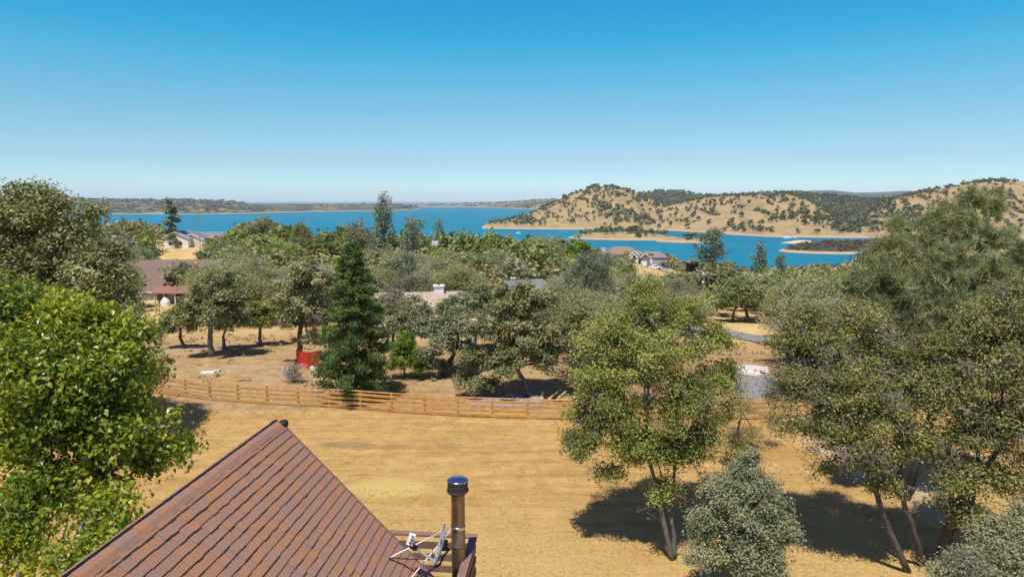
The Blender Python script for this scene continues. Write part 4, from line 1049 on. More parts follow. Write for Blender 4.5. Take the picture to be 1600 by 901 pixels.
def shingle_verts(w):
    # local x along the ridge, y down the slope, z outwards; overlaps under the course above
    w = w - .003
    return [(0, -.05, .0), (w, -.05, .0), (w, EXP, .004), (0, EXP, .004), (0, -.05, .006), (w, -.05, .006), (w, EXP, TH_ + .006), (0, EXP, TH_ + .006)]
def sh_mesh(w):
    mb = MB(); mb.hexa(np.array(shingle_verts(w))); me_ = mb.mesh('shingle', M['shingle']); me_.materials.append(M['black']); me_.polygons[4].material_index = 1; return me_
SM = [sh_mesh(w) for w in W_]
from mathutils import Matrix
def basis(q, s, left=False):
    s = s + (rs.rand() - .5) * .012; o = HP(q, s, .012, left); x = -RD; y = SDL if left else SD; z = NL if left else NR
    if np.dot(np.cross(x, y), z) < 0: x = RD
    return Matrix(((x[0], y[0], z[0], o[0]), (x[1], y[1], z[1], o[1]), (x[2], y[2], z[2], o[2]), (0, 0, 0, 1))), x
tabs = []
for left in (False, True):
    s = .10; row = 0
    while s < SL - .05:
        q = 0.0; first = True
        while q < RL:
            wi = rs.randint(4); w = W_[wi]
            if first: w = .12 + rs.rand() * .2; first = False
            if q + w > RL: break
            pc = HP(q + w / 2, s + .07, 0, left) + base
            px, py, dep = proj(*pc)
            tabs.append((left, q, s, w, px, py, dep)); q += w
        s += EXP; row += 1
vis_t = [t for t in tabs if not t[0] and t[6] > .5 and -60 < t[4] < 760 and t[5] < 925]
vis_t.sort(key=lambda t: t[6]); vs = set(map(id, vis_t[:298]))
print('tabs', len(tabs), 'visible', len(vis_t))
mbs = MB(); sv = []
for tb in tabs:
    left, q, s, w = tb[:4]
    Mx, x = basis(q, s, left)
    if np.dot(x, RD) > 0: Mx, x = basis(q + w, s, left)
    if id(tb) in vs:
        k = min(range(4), key=lambda i: abs(W_[i] - w))
        o = ob('shingle', SM[k], house); o.matrix_local = Mx @ Matrix.Diagonal((w / W_[k], 1, 1 + rs.rand() * .5, 1))
    else:
        V = [Mx @ Vector(v) for v in shingle_verts(w)]
        mbs.hexa(np.array(V)); sv += [rs.rand()] * 8
me = mesh_from('roof_shingles', np.concatenate(mbs.v), [np.array(f_) for f_ in mbs.f.values()], M['shingle'], {'v': sv})
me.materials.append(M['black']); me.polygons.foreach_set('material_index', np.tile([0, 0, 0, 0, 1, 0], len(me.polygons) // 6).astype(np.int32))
ob('roof_shingles', me, house, kind='stuff')
# decks of the roof, underneath the shingles
for left in (False, True):
    mb = MB(); p = [HP(-.02, 0.0, -.14, left), HP(RL, 0.0, -.14, left), HP(RL, SL, -.14, left), HP(-.02, SL, -.14, left), HP(-.02, 0, .008, left), HP(RL, 0, .008, left), HP(RL, SL, .008, left), HP(-.02, SL, .008, left)]
    mb.hexa(p if not left else [p[3], p[2], p[1], p[0], p[7], p[6], p[5], p[4]]); mb.part('roof_deck', M['black'], house)
    mb = MB(); mb.beam(HP(-.035, .06, -.05, left), HP(-.035, SL, -.05, left), .03, .17, up=NR if not left else NL); mb.part('rake_board', M['wood_red'], house)
# ridge caps
q = .02; i = 0
while q < RL:
    w = .30; prof = []; lj = rs.rand() * .006
    for a in (-.2, -.11, -.04, .04, .11, .2):
        left = a < 0; d = abs(a)
        z0 = .034 + .012 * (1 - min(1, d / .05)) - (.0 if d > .05 else .0)
        prof.append((d, left))
    mb = MB(); pts = []
    for qq, lift in ((q, .034 + lj), (q + w, .042 + lj)):
        for d, left in prof: pts.append(HP(qq, d, lift - (.024 if d < .05 else 0), left))
        for d, left in prof: pts.append(HP(qq, d, lift - .02 - (.022 if d < .05 else 0), left))
    n = 6; F = []
    for k in range(n - 1):
        F += [(k, k + 1, 12 + k + 1, 12 + k), (6 + k + 1, 6 + k, 18 + k, 18 + k + 1), (k + 1, k, 6 + k, 6 + k + 1), (12 + k, 12 + k + 1, 18 + k + 1, 18 + k)]
    F += [(0, 12, 18, 6), (5, 11, 23, 17)]
    mb.add(pts, F); mb.part('ridge_cap', M['shingle'], house); q += .2; i += 1
mb = MB(); mb.lathe([(0, -.05), (.07, -.05), (.085, .0), (.07, .05), (0, .05)], (0, 0, 0), 10)
v = ob('ridge_end_vent', mb.mesh('ridge_end_vent', M['black'], True), house, HP(-.06, .14, .03))
# body
def wall(name, pts, th, mat):
    pts = [np.array(p, float) for p in pts]; nrm = np.cross(pts[1] - pts[0], pts[2] - pts[0]); nrm /= np.linalg.norm(nrm)
    mb = MB(); n = len(pts); v = pts + [p - nrm * th for p in pts]
    mb.add(v, [tuple(range(n)), tuple(range(2 * n - 1, n - 1, -1))] + [((i + 1) % n, i, n + i, n + (i + 1) % n) for i in range(n)])
    return mb.part(name, mat, house)
M['siding'] = simple('siding', (.34, .2, .13), .2, 3, .85)
cx = SL * math.cos(TH) - .35
def W2(side, q, z): 
    p = PK - RD * q + np.array([RD[1], -RD[0], 0]) * side; return np.array([p[0], p[1], z]) - base
eh = PK[2] - SL * math.sin(TH) + .18; z0 = base[2] - .3
for sd in (-1, 1):
    wall('side_wall', [W2(sd * cx, .5, z0), W2(sd * cx, RL - .4, z0), W2(sd * cx, RL - .4, eh + .1), W2(sd * cx, .5, eh + .1)][::sd], .15, M['siding'])
for q, s_ in ((.5, 1), (RL - .4, -1)):
    wall('gable_wall', [W2(cx - .16, q, z0), W2(-cx + .16, q, z0), W2(-cx + .16, q, eh - .02), W2(0, q, PK[2] - .35), W2(cx - .16, q, eh - .02)][::-s_], .15, M['siding'])
for z, w in ((4.2, 1.6), (7.4, 1.1)):
    mb = MB(); c_ = W2(.6, .38, z + base[2] - 1.5); mb.box(c_, (w, .06, 1.2), -math.atan2(RD[0], RD[1])); f_ = mb.part('window', M['white'], house)
    mb = MB(); mb.box(c_ + np.array([0, .035, 0]), (w - .16, .03, 1.04), -math.atan2(RD[0], RD[1])); mb.part('pane', M['glass'], f_)
# deck with its railing behind the gable
dk = P(740, 836, 12.9)
deck = thing('deck', 'brown wooden deck with flat-board railing behind the gable end of the near roof', 'deck', (dk[0], dk[1], gz(dk[0], dk[1])))
do = np.array(deck.location); AC = np.array([RD[1], -RD[0], 0])
top = dk - do
def DP(a, q, z): return top + AC * a - RD * q + np.array([0, 0, z])     # a metres right, q towards camera
mb = MB(); mb.beam(DP(.07, .0, -.02), DP(-3.4, .0, -.02), .14, .04); mb.part('rail_cap', M['wood_red'], deck)
mb = MB(); mb.beam(DP(0, .072, -.02), DP(0, 1.9, -.02), .15, .04); mb.part('rail_cap', M['wood_red'], deck)
for k in range(4):
    z = -.25 - .245 * k
    mb = MB(); mb.beam(DP(-.04, .0, z), DP(-3.4, .0, z), .035, .14); mb.part('rail_board', M['wood_red'], deck)
    mb = MB(); mb.beam(DP(.03, .0, z), DP(.03, 1.9, z), .035, .14); mb.part('rail_board', M['wood_red'], deck)
mb = MB(); mb.box((0, 0, -.52), (.09, .09, .96)); pm = mb.mesh('post', M['wood_red'])
for a, q in ((-.02, .06), (-1.7, .06), (-3.35, .06), (-.03, .95), (-.03, 1.85)): ob('post', pm, deck, DP(a, q, 0), -math.atan2(RD[0], RD[1]))
for k in range(13):
    mb = MB(); mb.beam(DP(.0, .07 + k * .147, -1.05), DP(-3.4, .07 + k * .147, -1.05), .14, .035); mb.part('floor_board', M['wood_red'], deck)
mb = MB(); mb.box((0, 0, 0), (.14, .14, top[2] - 1.08)); pm = mb.mesh('support', M['wood_red'])
for a, q in ((-.1, .15), (-3.3, .15)):
    p = DP(a, q, 0); ob('support', pm, deck, (p[0], p[1], (top[2] - 1.08) / 2))

# metal stove pipe with its cap
PX, PY_ = P(715, 748, 12.0)[0], 12.0
zt = P(715, 748, 12.0)[2]
pz = 8.3 - 1.3
pipe = thing('stove_pipe', 'weathered metal stove pipe with a round cap rising beside the deck railing', 'chimney pipe', (PX, PY_, gz(PX, PY_)))
po = np.array(pipe.location); h = zt - po[2]
m, nt, out = new_mat('pipe_metal'); M['pipe_metal'] = m
tc = nd(nt, 'ShaderNodeTexCoord').outputs['Object']
n1 = noise(nt, tc, 5, 5, .6, (1, 1, .18)); n2 = noise(nt, tc, 30, 4, .7)
c = ramp(nt, n1, [(.3, (.16, .115, .09)), (.55, (.30, .22, .165)), (.75, (.42, .32, .24))])
principled(nt, out, c, ramp(nt, n2, [(.3, (.28, .28, .28)), (.7, (.5, .5, .5))]), .85, .5, n2, .1, .003)
mb = MB(); mb.lathe([(.128, 0), (.128, h - .88 - .42)], (0, 0, 0), 36); mb.part('lower_section', M['pipe_metal'], pipe, True)
mb = MB(); mb.lathe([(.128, h - 1.296), (.1335, h - 1.29), (.1335, h - 1.275), (.128, h - 1.27), (.128, h - .92)], (0, 0, 0), 36); mb.part('middle_section', M['pipe_metal'], pipe, True)
mb = MB(); mb.lathe([(.127, h - .92), (.127, h - .26)], (0, 0, 0), 36); mb.part('upper_section', M['pipe_metal'], pipe, True)
mb = MB(); mb.lathe([(.130, h - .96), (.137, h - .955), (.137, h - .895), (.130, h - .89)], (0, 0, 0), 36); mb.part('clamp_band', M['steel'], pipe, True)
cap = MB(); cap.lathe([(0, h + .03), (.10, h + .026), (.16, h + .01), (.188, h - .006), (.195, h - .012), (.195, h - .026), (.18, h - .028), (0, h - .028)], (0, 0, 0), 40)
m, nt, out = new_mat('cap_metal'); M['cap_metal'] = m
principled(nt, out, (.50, .52, .55), .22, 1.0, .5, noise(nt, nd(nt, 'ShaderNodeTexCoord').outputs['Object'], 14, 3, .5), .08, .004)
cp = cap.part('cap', M['cap_metal'], pipe, True)
mb = MB(); mb.lathe([(.130, h - .262), (.175, h - .255), (.2, h - .225), (.205, h - .2), (.197, h - .198), (.16, h - .235), (.12, h - .24)], (0, 0, 0), 36); mb.part('collar', M['steel_dark'], pipe, True)
mb = MB()
for i in range(44):
    a = 2 * PI * i / 44
    for d in (-1, 1):
        a2 = a + d * .22
        mb.beam((.185 * math.cos(a), .185 * math.sin(a), h - .21), (.185 * math.cos(a2), .185 * math.sin(a2), h - .03), .006, .006)
for z in (.06, .10, .14, .18):
    mb.lathe([(.183, h - z - .004), (.188, h - z), (.183, h - z + .004)], (0, 0, 0), 36)
ob('spark_screen', mb.mesh('spark_screen', M['steel_dark']), pipe, kind='stuff')
mb = MB(); mb.lathe([(.12, h - .25), (.12, h - .04)], (0, 0, 0), 24); mb.part('flue_top', M['black'], pipe, True)
for i in range(4):
    a = .5 + i * PI / 2
    mb = MB(); mb.beam((.195 * math.cos(a), .195 * math.sin(a), h - .22), (.195 * math.cos(a), .195 * math.sin(a), h - .02), .02, .006); mb.part('cap_bracket', M['steel_dark'], pipe)
n_ = NR
def onroof(px, py, lift=.0):
    d = ray(px, py); o_ = np.array([0, 0, CAM_Z]); t = np.dot(NR, PK + NR * (.03 + lift) - o_) / np.dot(NR, d); return o_ + d * t
for (fx, fy), (tx, ty) in (((608, 871), (702, 824)), ((640, 905), (704, 828))):
    a_ = onroof(fx, fy); b_ = P(tx, ty, 11.9)
    mb = MB(); mb.tube([a_ - po, b_ - po], .011, 8); mb.part('brace_rod', M['white'], pipe, True)
    mb = MB(); mb.lathe([(0, .012), (.03, .01), (.035, 0)], tuple(a_ - po), 8); mb.part('brace_foot', M['steel'], pipe)

# satellite dish
dc = P(689, 850, 11.25)
dish = thing('satellite_dish', 'grey satellite dish seen edge-on between the stove pipe and the roof', 'satellite dish', dc)
f = np.array([-.96, -.10, .30]); f /= np.linalg.norm(f)
uu = np.array([.26, .1, 1.0]); uu -= f * np.dot(uu, f); uu /= np.linalg.norm(uu); rr2 = np.cross(f, uu)
mb = MB(); rings = [0, .25, .5, .75, 1.0]; N_ = 28; V = []; F = []
for side in (0, 1):
    for r in rings:
        for i in range(N_):
            a = 2 * PI * i / N_
            V.append(rr2 * math.cos(a) * r * .24 + uu * math.sin(a) * r * .37 + f * (.055 * r * r - .03 - side * .012))
for side in (0, 1):
    o_ = side * N_ * 5
    for k in range(4):
        for i in range(N_):
            q4 = (o_ + k * N_ + i, o_ + k * N_ + (i + 1) % N_, o_ + (k + 1) * N_ + (i + 1) % N_, o_ + (k + 1) * N_ + i); F.append(q4 if side else q4[::-1])
for i in range(N_): F.append((4 * N_ + i, 4 * N_ + (i + 1) % N_, 9 * N_ + (i + 1) % N_, 9 * N_ + i))
mb.add(V, F); mb.part('reflector', M['grey_paint'], dish, True)
lo = P(679, 876, 11.2) - dc; hi = P(645, 853, 10.85) - dc; 
mb = MB(); mb.beam(lo, hi, .035, .035); mb.part('feed_arm', M['white'], dish)
mb = MB(); mb.tube([hi + (hi - lo) * -.12, hi + (hi - lo) * .05], .05, 10); mb.part('feed_clamp', M['cable'], dish)
l2 = P(643, 843, 10.8) - dc
lnb = MB(); lnb.beam(P(640, 850, 10.8) - dc, P(645, 834, 10.82) - dc, .11, .08, up=(0, -1, .3)); ln_ = lnb.part('receiver', M['paintwhite'], dish)
for k in range(3):
    c_ = P(640 + 2.2 * k + .6, 848 - 4.6 * k, 10.74) - dc
    mb = MB(); mb.lathe([(0, .02), (.018, .018), (.02, 0)], tuple(c_), 8); mb.part('feed_horn', M['cable'], ln_)
mb = MB(); mb.tube([-f * .05, -f * .13 + np.array([.02, 0, -.06]), P(693, 868, 11.35) - dc, P(688, 880, 11.3) - dc, P(668, 893, 11.0) - dc, P(652, 903, 10.8) - dc], .022, 10); mb.part('mast', M['cable'], dish, True)
mb = MB(); mb.box(tuple(-f * .06), (.12, .1, .16)); mb.part('bracket', M['cable'], dish)
cb = MB(); cb.tube([onroof(608, 872, .012), onroof(630, 881, .015), onroof(650, 893, .012), onroof(668, 901, .02)], .010, 6)
thing('cable', 'black cable lying across the shingles from the brace foot to the dish', 'cable', (0, 0, 0), me=cb.mesh('cable', M['cable'], True))
for k, pts in enumerate((((640, 892), (655, 897), (668, 892), (682, 880), (688, 868)), ((660, 899), (672, 888), (686, 884), (690, 872), (686, 862)), ((676, 858), (675, 866), (683, 872), (690, 868)))):
    mb = MB(); mb.tube([P(a, b_, 11.15) - dc for a, b_ in pts], .008, 5); mb.part('lead', M['cable'], dish, True)

# ------------------------------------------------------------------ houses in the wood
def frame_obj(name, label, cat, c, rz, **k): return thing(name, label, cat, c, rz, **k)
def gable_house(label, c, rz, L, W, wh, rh, wallm, roofm, over=.5, name='house', wins=(), chim=None, rows=0):
    t = thing(name, label, 'house', c, rz)
    mb = MB(); mb.box((0, 0, wh / 2), (L, W, wh)); 
    mb.add([(-L / 2, -W / 2, wh), (-L / 2, W / 2, wh), (-L / 2, 0, wh + rh), (L / 2, -W / 2, wh), (L / 2, W / 2, wh), (L / 2, 0, wh + rh)], [(0, 1, 2)[::-1], (3, 4, 5)])
    mb.part('wall', wallm, t)
    sl = rh / (W / 2); a = L / 2 + over; b_ = W / 2 + over; z1 = wh - over * sl
    rf = None
    for s in (-1, 1):
        mb = MB(); p = [(-a, 0, wh + rh + .02), (a, 0, wh + rh + .02), (a, s * b_, z1 + .02), (-a, s * b_, z1 + .02)]
        if s > 0: p = p[::-1]
        p = [np.array(q_) for q_ in p]; up = np.array([0, 0, .18])
        mb.hexa([p[3], p[2], p[1], p[0], p[3] + up, p[2] + up, p[1] + up, p[0] + up]); r_ = mb.part('roof', roofm, t)
        if s < 0: rf = r_
        mb = MB(); mb.beam((-a, s * (b_ + .02), z1 + .1), (a, s * (b_ + .02), z1 + .1), .06, .2); mb.part('fascia', M['white'], t)
        for e in (-1, 1):
            mb = MB(); mb.beam((e * (a + .02), 0, wh + rh + .08), (e * (a + .02), s * b_, z1 + .08), .05, .24); mb.part('bargeboard', M['white'], t)
    if rows:
        for s in (-1,):
            mb = MB()
            for k in range(rows):
                f = (k + .5) / rows; y = s * b_ * f; z = wh + rh - (wh + rh - z1) * f + .23
                n = int(2 * a / .45)
                for j in range(n):
                    mb.box((-a + (j + .5) * 2 * a / n, y, z + .02 * rs.rand()), (2 * a / n * .92, b_ / rows * .72, .10))
            ob('roof_tiles', mb.mesh('roof_tiles', M['tile_cream']), rf, kind='stuff')
    for (x, y, z, w, h_, ax) in wins:
        mb = MB(); mb.box((x, y, z), (w + .2, .1, h_ + .2) if ax == 'x' else (.1, w + .2, h_ + .2)); f_ = mb.part('window', M['white'], t)
        mb = MB(); off = (0, -.04 if y < 0 else .04, 0) if ax == 'x' else (-.04 if x < 0 else .04, 0, 0)
        mb.box((x + off[0], y + off[1], z), (w, .1, h_) if ax == 'x' else (.1, w, h_)); mb.part('pane', M['glass'], f_)
    if chim:
        x, y, w, d, z_0, z_1 = chim
        mb = MB(); mb.box((x, y, (z_0 + z_1) / 2), (w, d, z_1 - z_0)); mb.box((x, y, z_1 + .08), (w + .25, d + .25, .16)); ch = mb.part('chimney', M['white'], t)
        mb = MB(); mb.lathe([(.14, z_1 + .16), (.14, z_1 + .45), (0, z_1 + .45)], (x, y, 0), 10); mb.part('flue', M['steel_dark'], ch)
    return t
# brown-roofed house at left
c = P(245, 480, 116); c[2] = gz(c[0], 120); c = np.array([c[0] + 0, 122, c[2] - .2])
zr = hz(406, 124) - c[2]; ze = hz(452, 117) - c[2]
hb = gable_house('white-walled house with a long brown roof and red porch roof left of centre', c, .02, 17, 12.5, ze, zr - ze, M['white'], M['roof_brown'], wins=((-4, -6.27, 1.4, 1.2, 1.0, 'x'), (1.2, -6.27, 1.7, 1.3, .6, 'x'), (4.0, -6.27, 1.7, 1.5, .6, 'x')))
mb = MB(); a, b_ = P(236, 459, 112.5) - c, P(300, 459, 112.5) - c; a2, b2 = P(238, 449, 115.8) - c, P(300, 449, 115.8) - c
up = np.array([0, 0, .12]); mb.hexa([a, b_, b2, a2, a + up, b_ + up, b2 + up, a2 + up]); mb.part('porch_roof', M['roof_red'], hb)
for px in (240, 254, 271, 288):
    p = P(px, 459, 112.8) - c; mb = MB(); mb.beam((p[0], p[1], -.3), (p[0], p[1], p[2]), .16, .16, up=(0, 1, 0)); mb.part('porch_post', M['white'], hb)
mb = MB(); p = P(252, 478, 115.6) - c; mb.box((p[0], p[1], 1.0), (1.4, .1, 2.1)); mb.part('door', M['roof_red'], hb)
p = P(258, 470, 111.5); z = gz(p[0], 111.5); mb = MB(); mb.lathe([(.85, 0), (.75, .7), (.35, 1.25), (0, 1.4)], (0, 0, 0), 9)
thing('covered_table', 'white cover draped over a table in front of the red porch', 'garden cover', (p[0], 111.5, z), me=mb.mesh('covered_table', M['white']))
b_ = G(244, 494); t = thing('wooden_gate', 'tan wooden gate posts with a slanting brace below the brown-roofed house', 'gate', b_)
for dx in (0, .5): mb = MB(); mb.box((dx, 0, 1.1), (.16, .16, 2.4)); mb.part('post', M['plank_yellow'], t)
mb = MB(); mb.beam((.5, 0, 2.0), (1.3, .2, .6), .1, .1); mb.part('brace', M['plank_yellow'], t)
# white gabled house far left
Y = 240; c = P(287, 383, Y); c[2] = gz(c[0], Y) - .3
zr = hz(361, Y) - c[2]; ze = hz(370, Y) - c[2]
hw = gable_house('white house with two gable ends and grey roof in front of the lake at left', c, PI / 2 + .05, 12, 8.2, ze, zr - ze, M['white'], M['roof_grey'], wins=((-6.02, -1.5, 1.6, 1.2, 1.0, 'y'), (-6.02, 1.8, 1.6, 1.2, 1.0, 'y')))
p = P(301, 383, 237) - c
mb = MB(); w = 3.7; zz = hz(366, 237) - c[2]; ez = hz(373, 237) - c[2]
# second, lower gable as parts of the same house (its local x points away from the camera)
R2 = lambda x, y: ((x) * math.cos(-(PI / 2 + .05)) - y * math.sin(-(PI / 2 + .05)), x * math.sin(-(PI / 2 + .05)) + y * math.cos(-(PI / 2 + .05)))
lx, ly = R2(p[0], p[1])
mb.box((lx + 3, ly, ez / 2), (6, 2 * w, ez)); mb.add([(lx, ly - w, ez), (lx, ly + w, ez), (lx, ly, zz)], [(0, 2, 1)]); mb.part('wing_wall', M['white'], hw)
for s in (-1, 1):
    q = [np.array(v_) for v_ in ((lx - .5, ly, zz), (lx + 6, ly, zz), (lx + 6, ly + s * (w + .4), ez - .25), (lx - .5, ly + s * (w + .4), ez - .25))]
    if s > 0: q = q[::-1]
    up = np.array([0, 0, .2]); mb = MB(); mb.hexa([q[3], q[2], q[1], q[0], q[3] + up, q[2] + up, q[1] + up, q[0] + up]); mb.part('wing_roof', M['roof_grey'], hw)
    mb = MB(); mb.beam((lx - .55, ly, zz + .1), (lx - .55, ly + s * (w + .4), ez - .15), .06, .3); mb.part('bargeboard', M['white'], hw)
mb = MB(); mb.box((lx - .05, ly, 1.2), (.1, 3.6, 2.3)); mb.part('garage_door', M['cream'], hw)
Y = 262; c = P(338, 372, Y); c[2] = gz(c[0], Y) - .3
gable_house('long low building with a blue-grey roof behind the white gabled house', c, -.03, 22, 9, hz(369, Y) - c[2], 1.5, M['cream'], M['roof_grey'], wins=((-6, -4.52, 1.5, 2, 1, 'x'), (6, -4.52, 1.5, 2, 1, 'x')))
p = G(257, 387, 150); wl = thing('garden_wall', 'low white wall with pillars left of the white gabled house', 'wall', (p[0], 228, gz(p[0], 228)))
mb = MB(); mb.box((0, 0, .9), (3.6, .3, 2.0)); mb.part('panel', M['white'], wl)
for dx in (-1.9, -.3, 1.3): mb = MB(); mb.box((dx, .05, 1.5), (.35, .35, 3.3)); mb.part('pillar', M['white'], wl)
# cream tiled roof with white chimney
Y = 84.; c = P(672, 520, Y); c[2] = gz(c[0], Y) - .2
zr = hz(458, Y) - c[2]; ze = hz(503, Y - 5.5) - c[2]
hc = gable_house('low house under a long cream striped tile roof with a white chimney', c, .19, 13.4, 10.5, max(2.0, ze), zr - max(2.0, ze), M['cream'], M['tile_cream'], rows=15, wins=((-3, -5.27, 1.4, 1.6, 1, 'x'), (2.5, -5.27, 1.4, 1.6, 1, 'x')),
                 chim=(1.15, -.2, 1.15, .95, 2, hz(447, Y) - c[2]))
# grey-blue roof
Y = 132.; c = P(818, 452, Y); c[2] = gz(c[0], Y) - .2
gable_house('grey-blue roof with a small white chimney half hidden in the wood', c, .3, 7.0, 7.5, max(1.8, hz(449, Y - 3) - c[2]), hz(438, Y) - max(1.8, hz(449, Y - 3) - c[2]) - c[2], M['cream'], M['roof_grey'], chim=(-2.2, -.2, .8, .8, 1.5, hz(434, Y) - c[2]), wins=((0, -3.77, 1.2, 1.2, .8, 'x'),))
# hip-roofed house right of centre
Y = 292.; c = P(985, 408, Y); c[2] = gz(c[0], Y) - .5
t = thing('house', 'large house with a tan hip roof, white chimney and two front gables right of centre', 'house', c)
q = lambda px, py, dy=0.: P(px, py, Y + dy) - c
zw = q(0, 397)[2]; zr = q(0, 386)[2]
x0, x1 = q(946, 397)[0], q(1012, 397)[0]; xg = q(1040, 400)[0]
mb = MB(); mb.box(((x0 + x1) / 2, 4, zw / 2), (x1 - x0 - 1, 13, zw)); mb.part('wall', M['shade_grey_wall'], t)
a = [(x0 - .3, -3.2, zw), (x1 + .3, -3.2, zw), (x1 + .3, 11.2, zw), (x0 - .3, 11.2, zw)]; rx0, rx1 = q(962, 386)[0], q(972, 386)[0]
mb = MB(); mb.add(a + [(rx0, 4, zr), (rx1 + 3, 4, zr)] , [(0, 1, 5, 4), (1, 2, 5), (2, 3, 4, 5), (3, 0, 4), (3, 2, 1, 0)]); mb.part('hip_roof', M['roof_tan'], t)
zg = q(0, 401)[2]
mb = MB(); mb.box(((x1 + xg) / 2, 1, zg / 2), (xg - x1, 9, zg)); mb.part('garage_wall', M['shade_grey_wall'], t)
mb = MB(); mb.add([(x1 - 1, -4, zg), (xg + .5, -4, zg), (xg + .5, 6, zg), (x1 - 1, 6, zg), (x1 - 1, 1, q(0, 393)[2]), (xg - 2.5, 1, q(0, 393)[2])], [(0, 1, 5, 4), (1, 2, 5), (2, 3, 4, 5), (3, 0, 4), (3, 2, 1, 0)]); mb.part('garage_roof', M['roof_tan'], t)
for (gx, gt, gb, hw_, yy) in ((997, 391.5, 399, 7, -4.6), (1014, 395, 401, 6.5, -5.6)):
    xc = q(gx, 0)[0]; w = hw_ * Y / FPX; zt_ = q(0, gt)[2]; zb = q(0, gb)[2]
    mb = MB(); mb.add([(xc - w, yy, zb), (xc + w, yy, zb), (xc, yy, zt_), (xc - w, yy + 5, zb), (xc + w, yy + 5, zb), (xc, yy + 5, zt_)], [(0, 1, 2), (5, 4, 3), (0, 2, 5, 3), (1, 4, 5, 2)])
    mb.box((xc, yy + 2.5, zb / 2), (2 * w - .2, 5, zb - .02)); gwall = mb.part('gable', M['white'] if gx < 1000 else M['roof_grey'], t)
    for s in (-1, 1):
        mb = MB(); mb.beam((xc, yy - .3, zt_ + .2), (xc + s * (w + .5), yy - .3, zb - .1), .2, .3); mb.part('bargeboard', M['white'], t)
        mb = MB(); Q = [np.array(v_) for v_ in ((xc, yy - .3, zt_ + .05), (xc, yy + 5, zt_ + .05), (xc + s * (w + .5), yy + 5, zb - .25), (xc + s * (w + .5), yy - .3, zb - .25))]
        if s < 0: Q = Q[::-1]
        up = np.array([0, 0, .15]); mb.hexa([Q[3], Q[2], Q[1], Q[0], Q[3] + up, Q[2] + up, Q[1] + up, Q[0] + up]); mb.part('gable_roof', M['roof_tan'], t)
    if gx < 1000:
        mb = MB(); mb.box((xc, yy - .05, zb - .3), (1.6, .12, 1.8)); f_ = mb.part('window', M['white'], t)
        mb = MB(); mb.box((xc, yy - .12, zb - .3), (1.2, .06, 1.5)); mb.part('pane', M['glass'], f_)
mb = MB(); xc = q(1017, 0)[0]; mb.box((xc, -3.65, 1.5), (5.2, .15, 2.4)); mb.part('garage_door', M['white'], t)
ch = q(948, 0)[0]; zc0, zc1 = 0, q(0, 387.5)[2]
mb = MB(); mb.box((ch, -3.4, (zc0 + zc1) / 2), (2.0, 1.3, zc1)); mb.box((ch, -3.4, zc1 + .1), (2.3, 1.6, .2)); mb.part('chimney', M['white'], t)
# dark canopy
Y = 268; c = P(1084, 418, Y); c[2] = gz(c[0], Y)
t = thing('carport', 'small dark open carport with a rounded grey roof beside the large pine', 'carport', c)
zt_ = hz(407, Y) - c[2]; ze = hz(410, Y) - c[2]
mb = MB(); V = []
for y in (-2.5, 2.5):
    for k in range(7):
        a = k / 6; V.append(((a - .5) * 5.0, y, ze + (zt_ - ze) * math.sin(a * PI)))
for y in (-2.5, 2.5):
    for k in range(7): a = k / 6; V.append(((a - .5) * 5.0, y, ze + (zt_ - ze) * math.sin(a * PI) - .12))
F = [(k, k + 1, 7 + k + 1, 7 + k) for k in range(6)] + [(14 + k + 1, 14 + k, 21 + k, 21 + k + 1) for k in range(6)] + [(k + 1, k, 14 + k, 14 + k + 1) for k in range(6)] + [(7 + k, 7 + k + 1, 21 + k + 1, 21 + k) for k in range(6)]
mb.add(V, F); mb.part('canopy', M['roof_grey'], t)
for x in (-2.4, 2.4):
    for y in (-2.3, 2.3): mb = MB(); mb.box((x, y, ze / 2), (.14, .14, ze)); mb.part('post', M['steel_dark'], t)
mb = MB(); mb.box((0, 2.4, ze / 2), (4.8, .08, ze)); mb.part('back_panel', M['black'], t)
# vehicles by the garage
def pickup(label, px, Y, rz):
    x = P(px, 410, Y)[0]; c = (x, Y, gz(x, Y)); t = thing('pickup_truck', label, 'pickup truck', c, rz)
    mb = MB(); prof = [(-2.8, .45), (2.75, .45), (2.8, .95), (2.6, 1.1), (1.3, 1.18), (.75, 1.18), (-2.75, 1.15)]
    n = len(prof); V = [(x_, s * .95, z_) for s in (-1, 1) for x_, z_ in prof]
    mb.add(V, [tuple(range(n)), tuple(range(2 * n - 1, n - 1, -1))] + [((i + 1) % n, i, n + i, n + (i + 1) % n) for i in range(n)]); mb.part('body', M['paintwhite'], t)
    mb = MB(); V = [(-.95, -.85, 1.15), (1.2, -.85, 1.15), (1.2, .85, 1.15), (-.95, .85, 1.15), (-.8, -.72, 1.85), (.5, -.72, 1.85), (.5, .72, 1.85), (-.8, .72, 1.85)]; mb.hexa(V); cb_ = mb.part('cab', M['paintwhite'], t)
    for s in (-1, 1):
        for x_ in (-.42, .35): mb = MB(); mb.box((x_, s * .80, 1.5), (.62, .06, .42)); mb.part('window', M['glass'], cb_)
    mb = MB(); mb.add([(1.13, -.7, 1.22), (1.13, .7, 1.22), (.56, .6, 1.78), (.56, -.6, 1.78)], [(0, 1, 2, 3)]); mb.part('windscreen', M['glass'], cb_)
    mb = MB(); mb.tube([(0, -.13, 0), (0, .13, 0)], .4, 14); wm_ = mb.mesh('wheel', M['tyre'])
    for x_ in (-1.75, 1.85):
        for s in (-1, 1): ob('wheel', wm_, t, (x_, s * .88, .4))
    mb = MB(); mb.box((2.83, 0, .55), (.12, 1.9, .18)); mb.part('bumper', M['steel'], t)
    for s in (-1, 1): mb = MB(); mb.box((2.8, s * .72, .88), (.08, .3, .16)); mb.part('headlight', M['steel'], t)
pickup('white pickup truck parked side-on in front of the garage of the tan hip-roofed house', 1023, 276, .12)
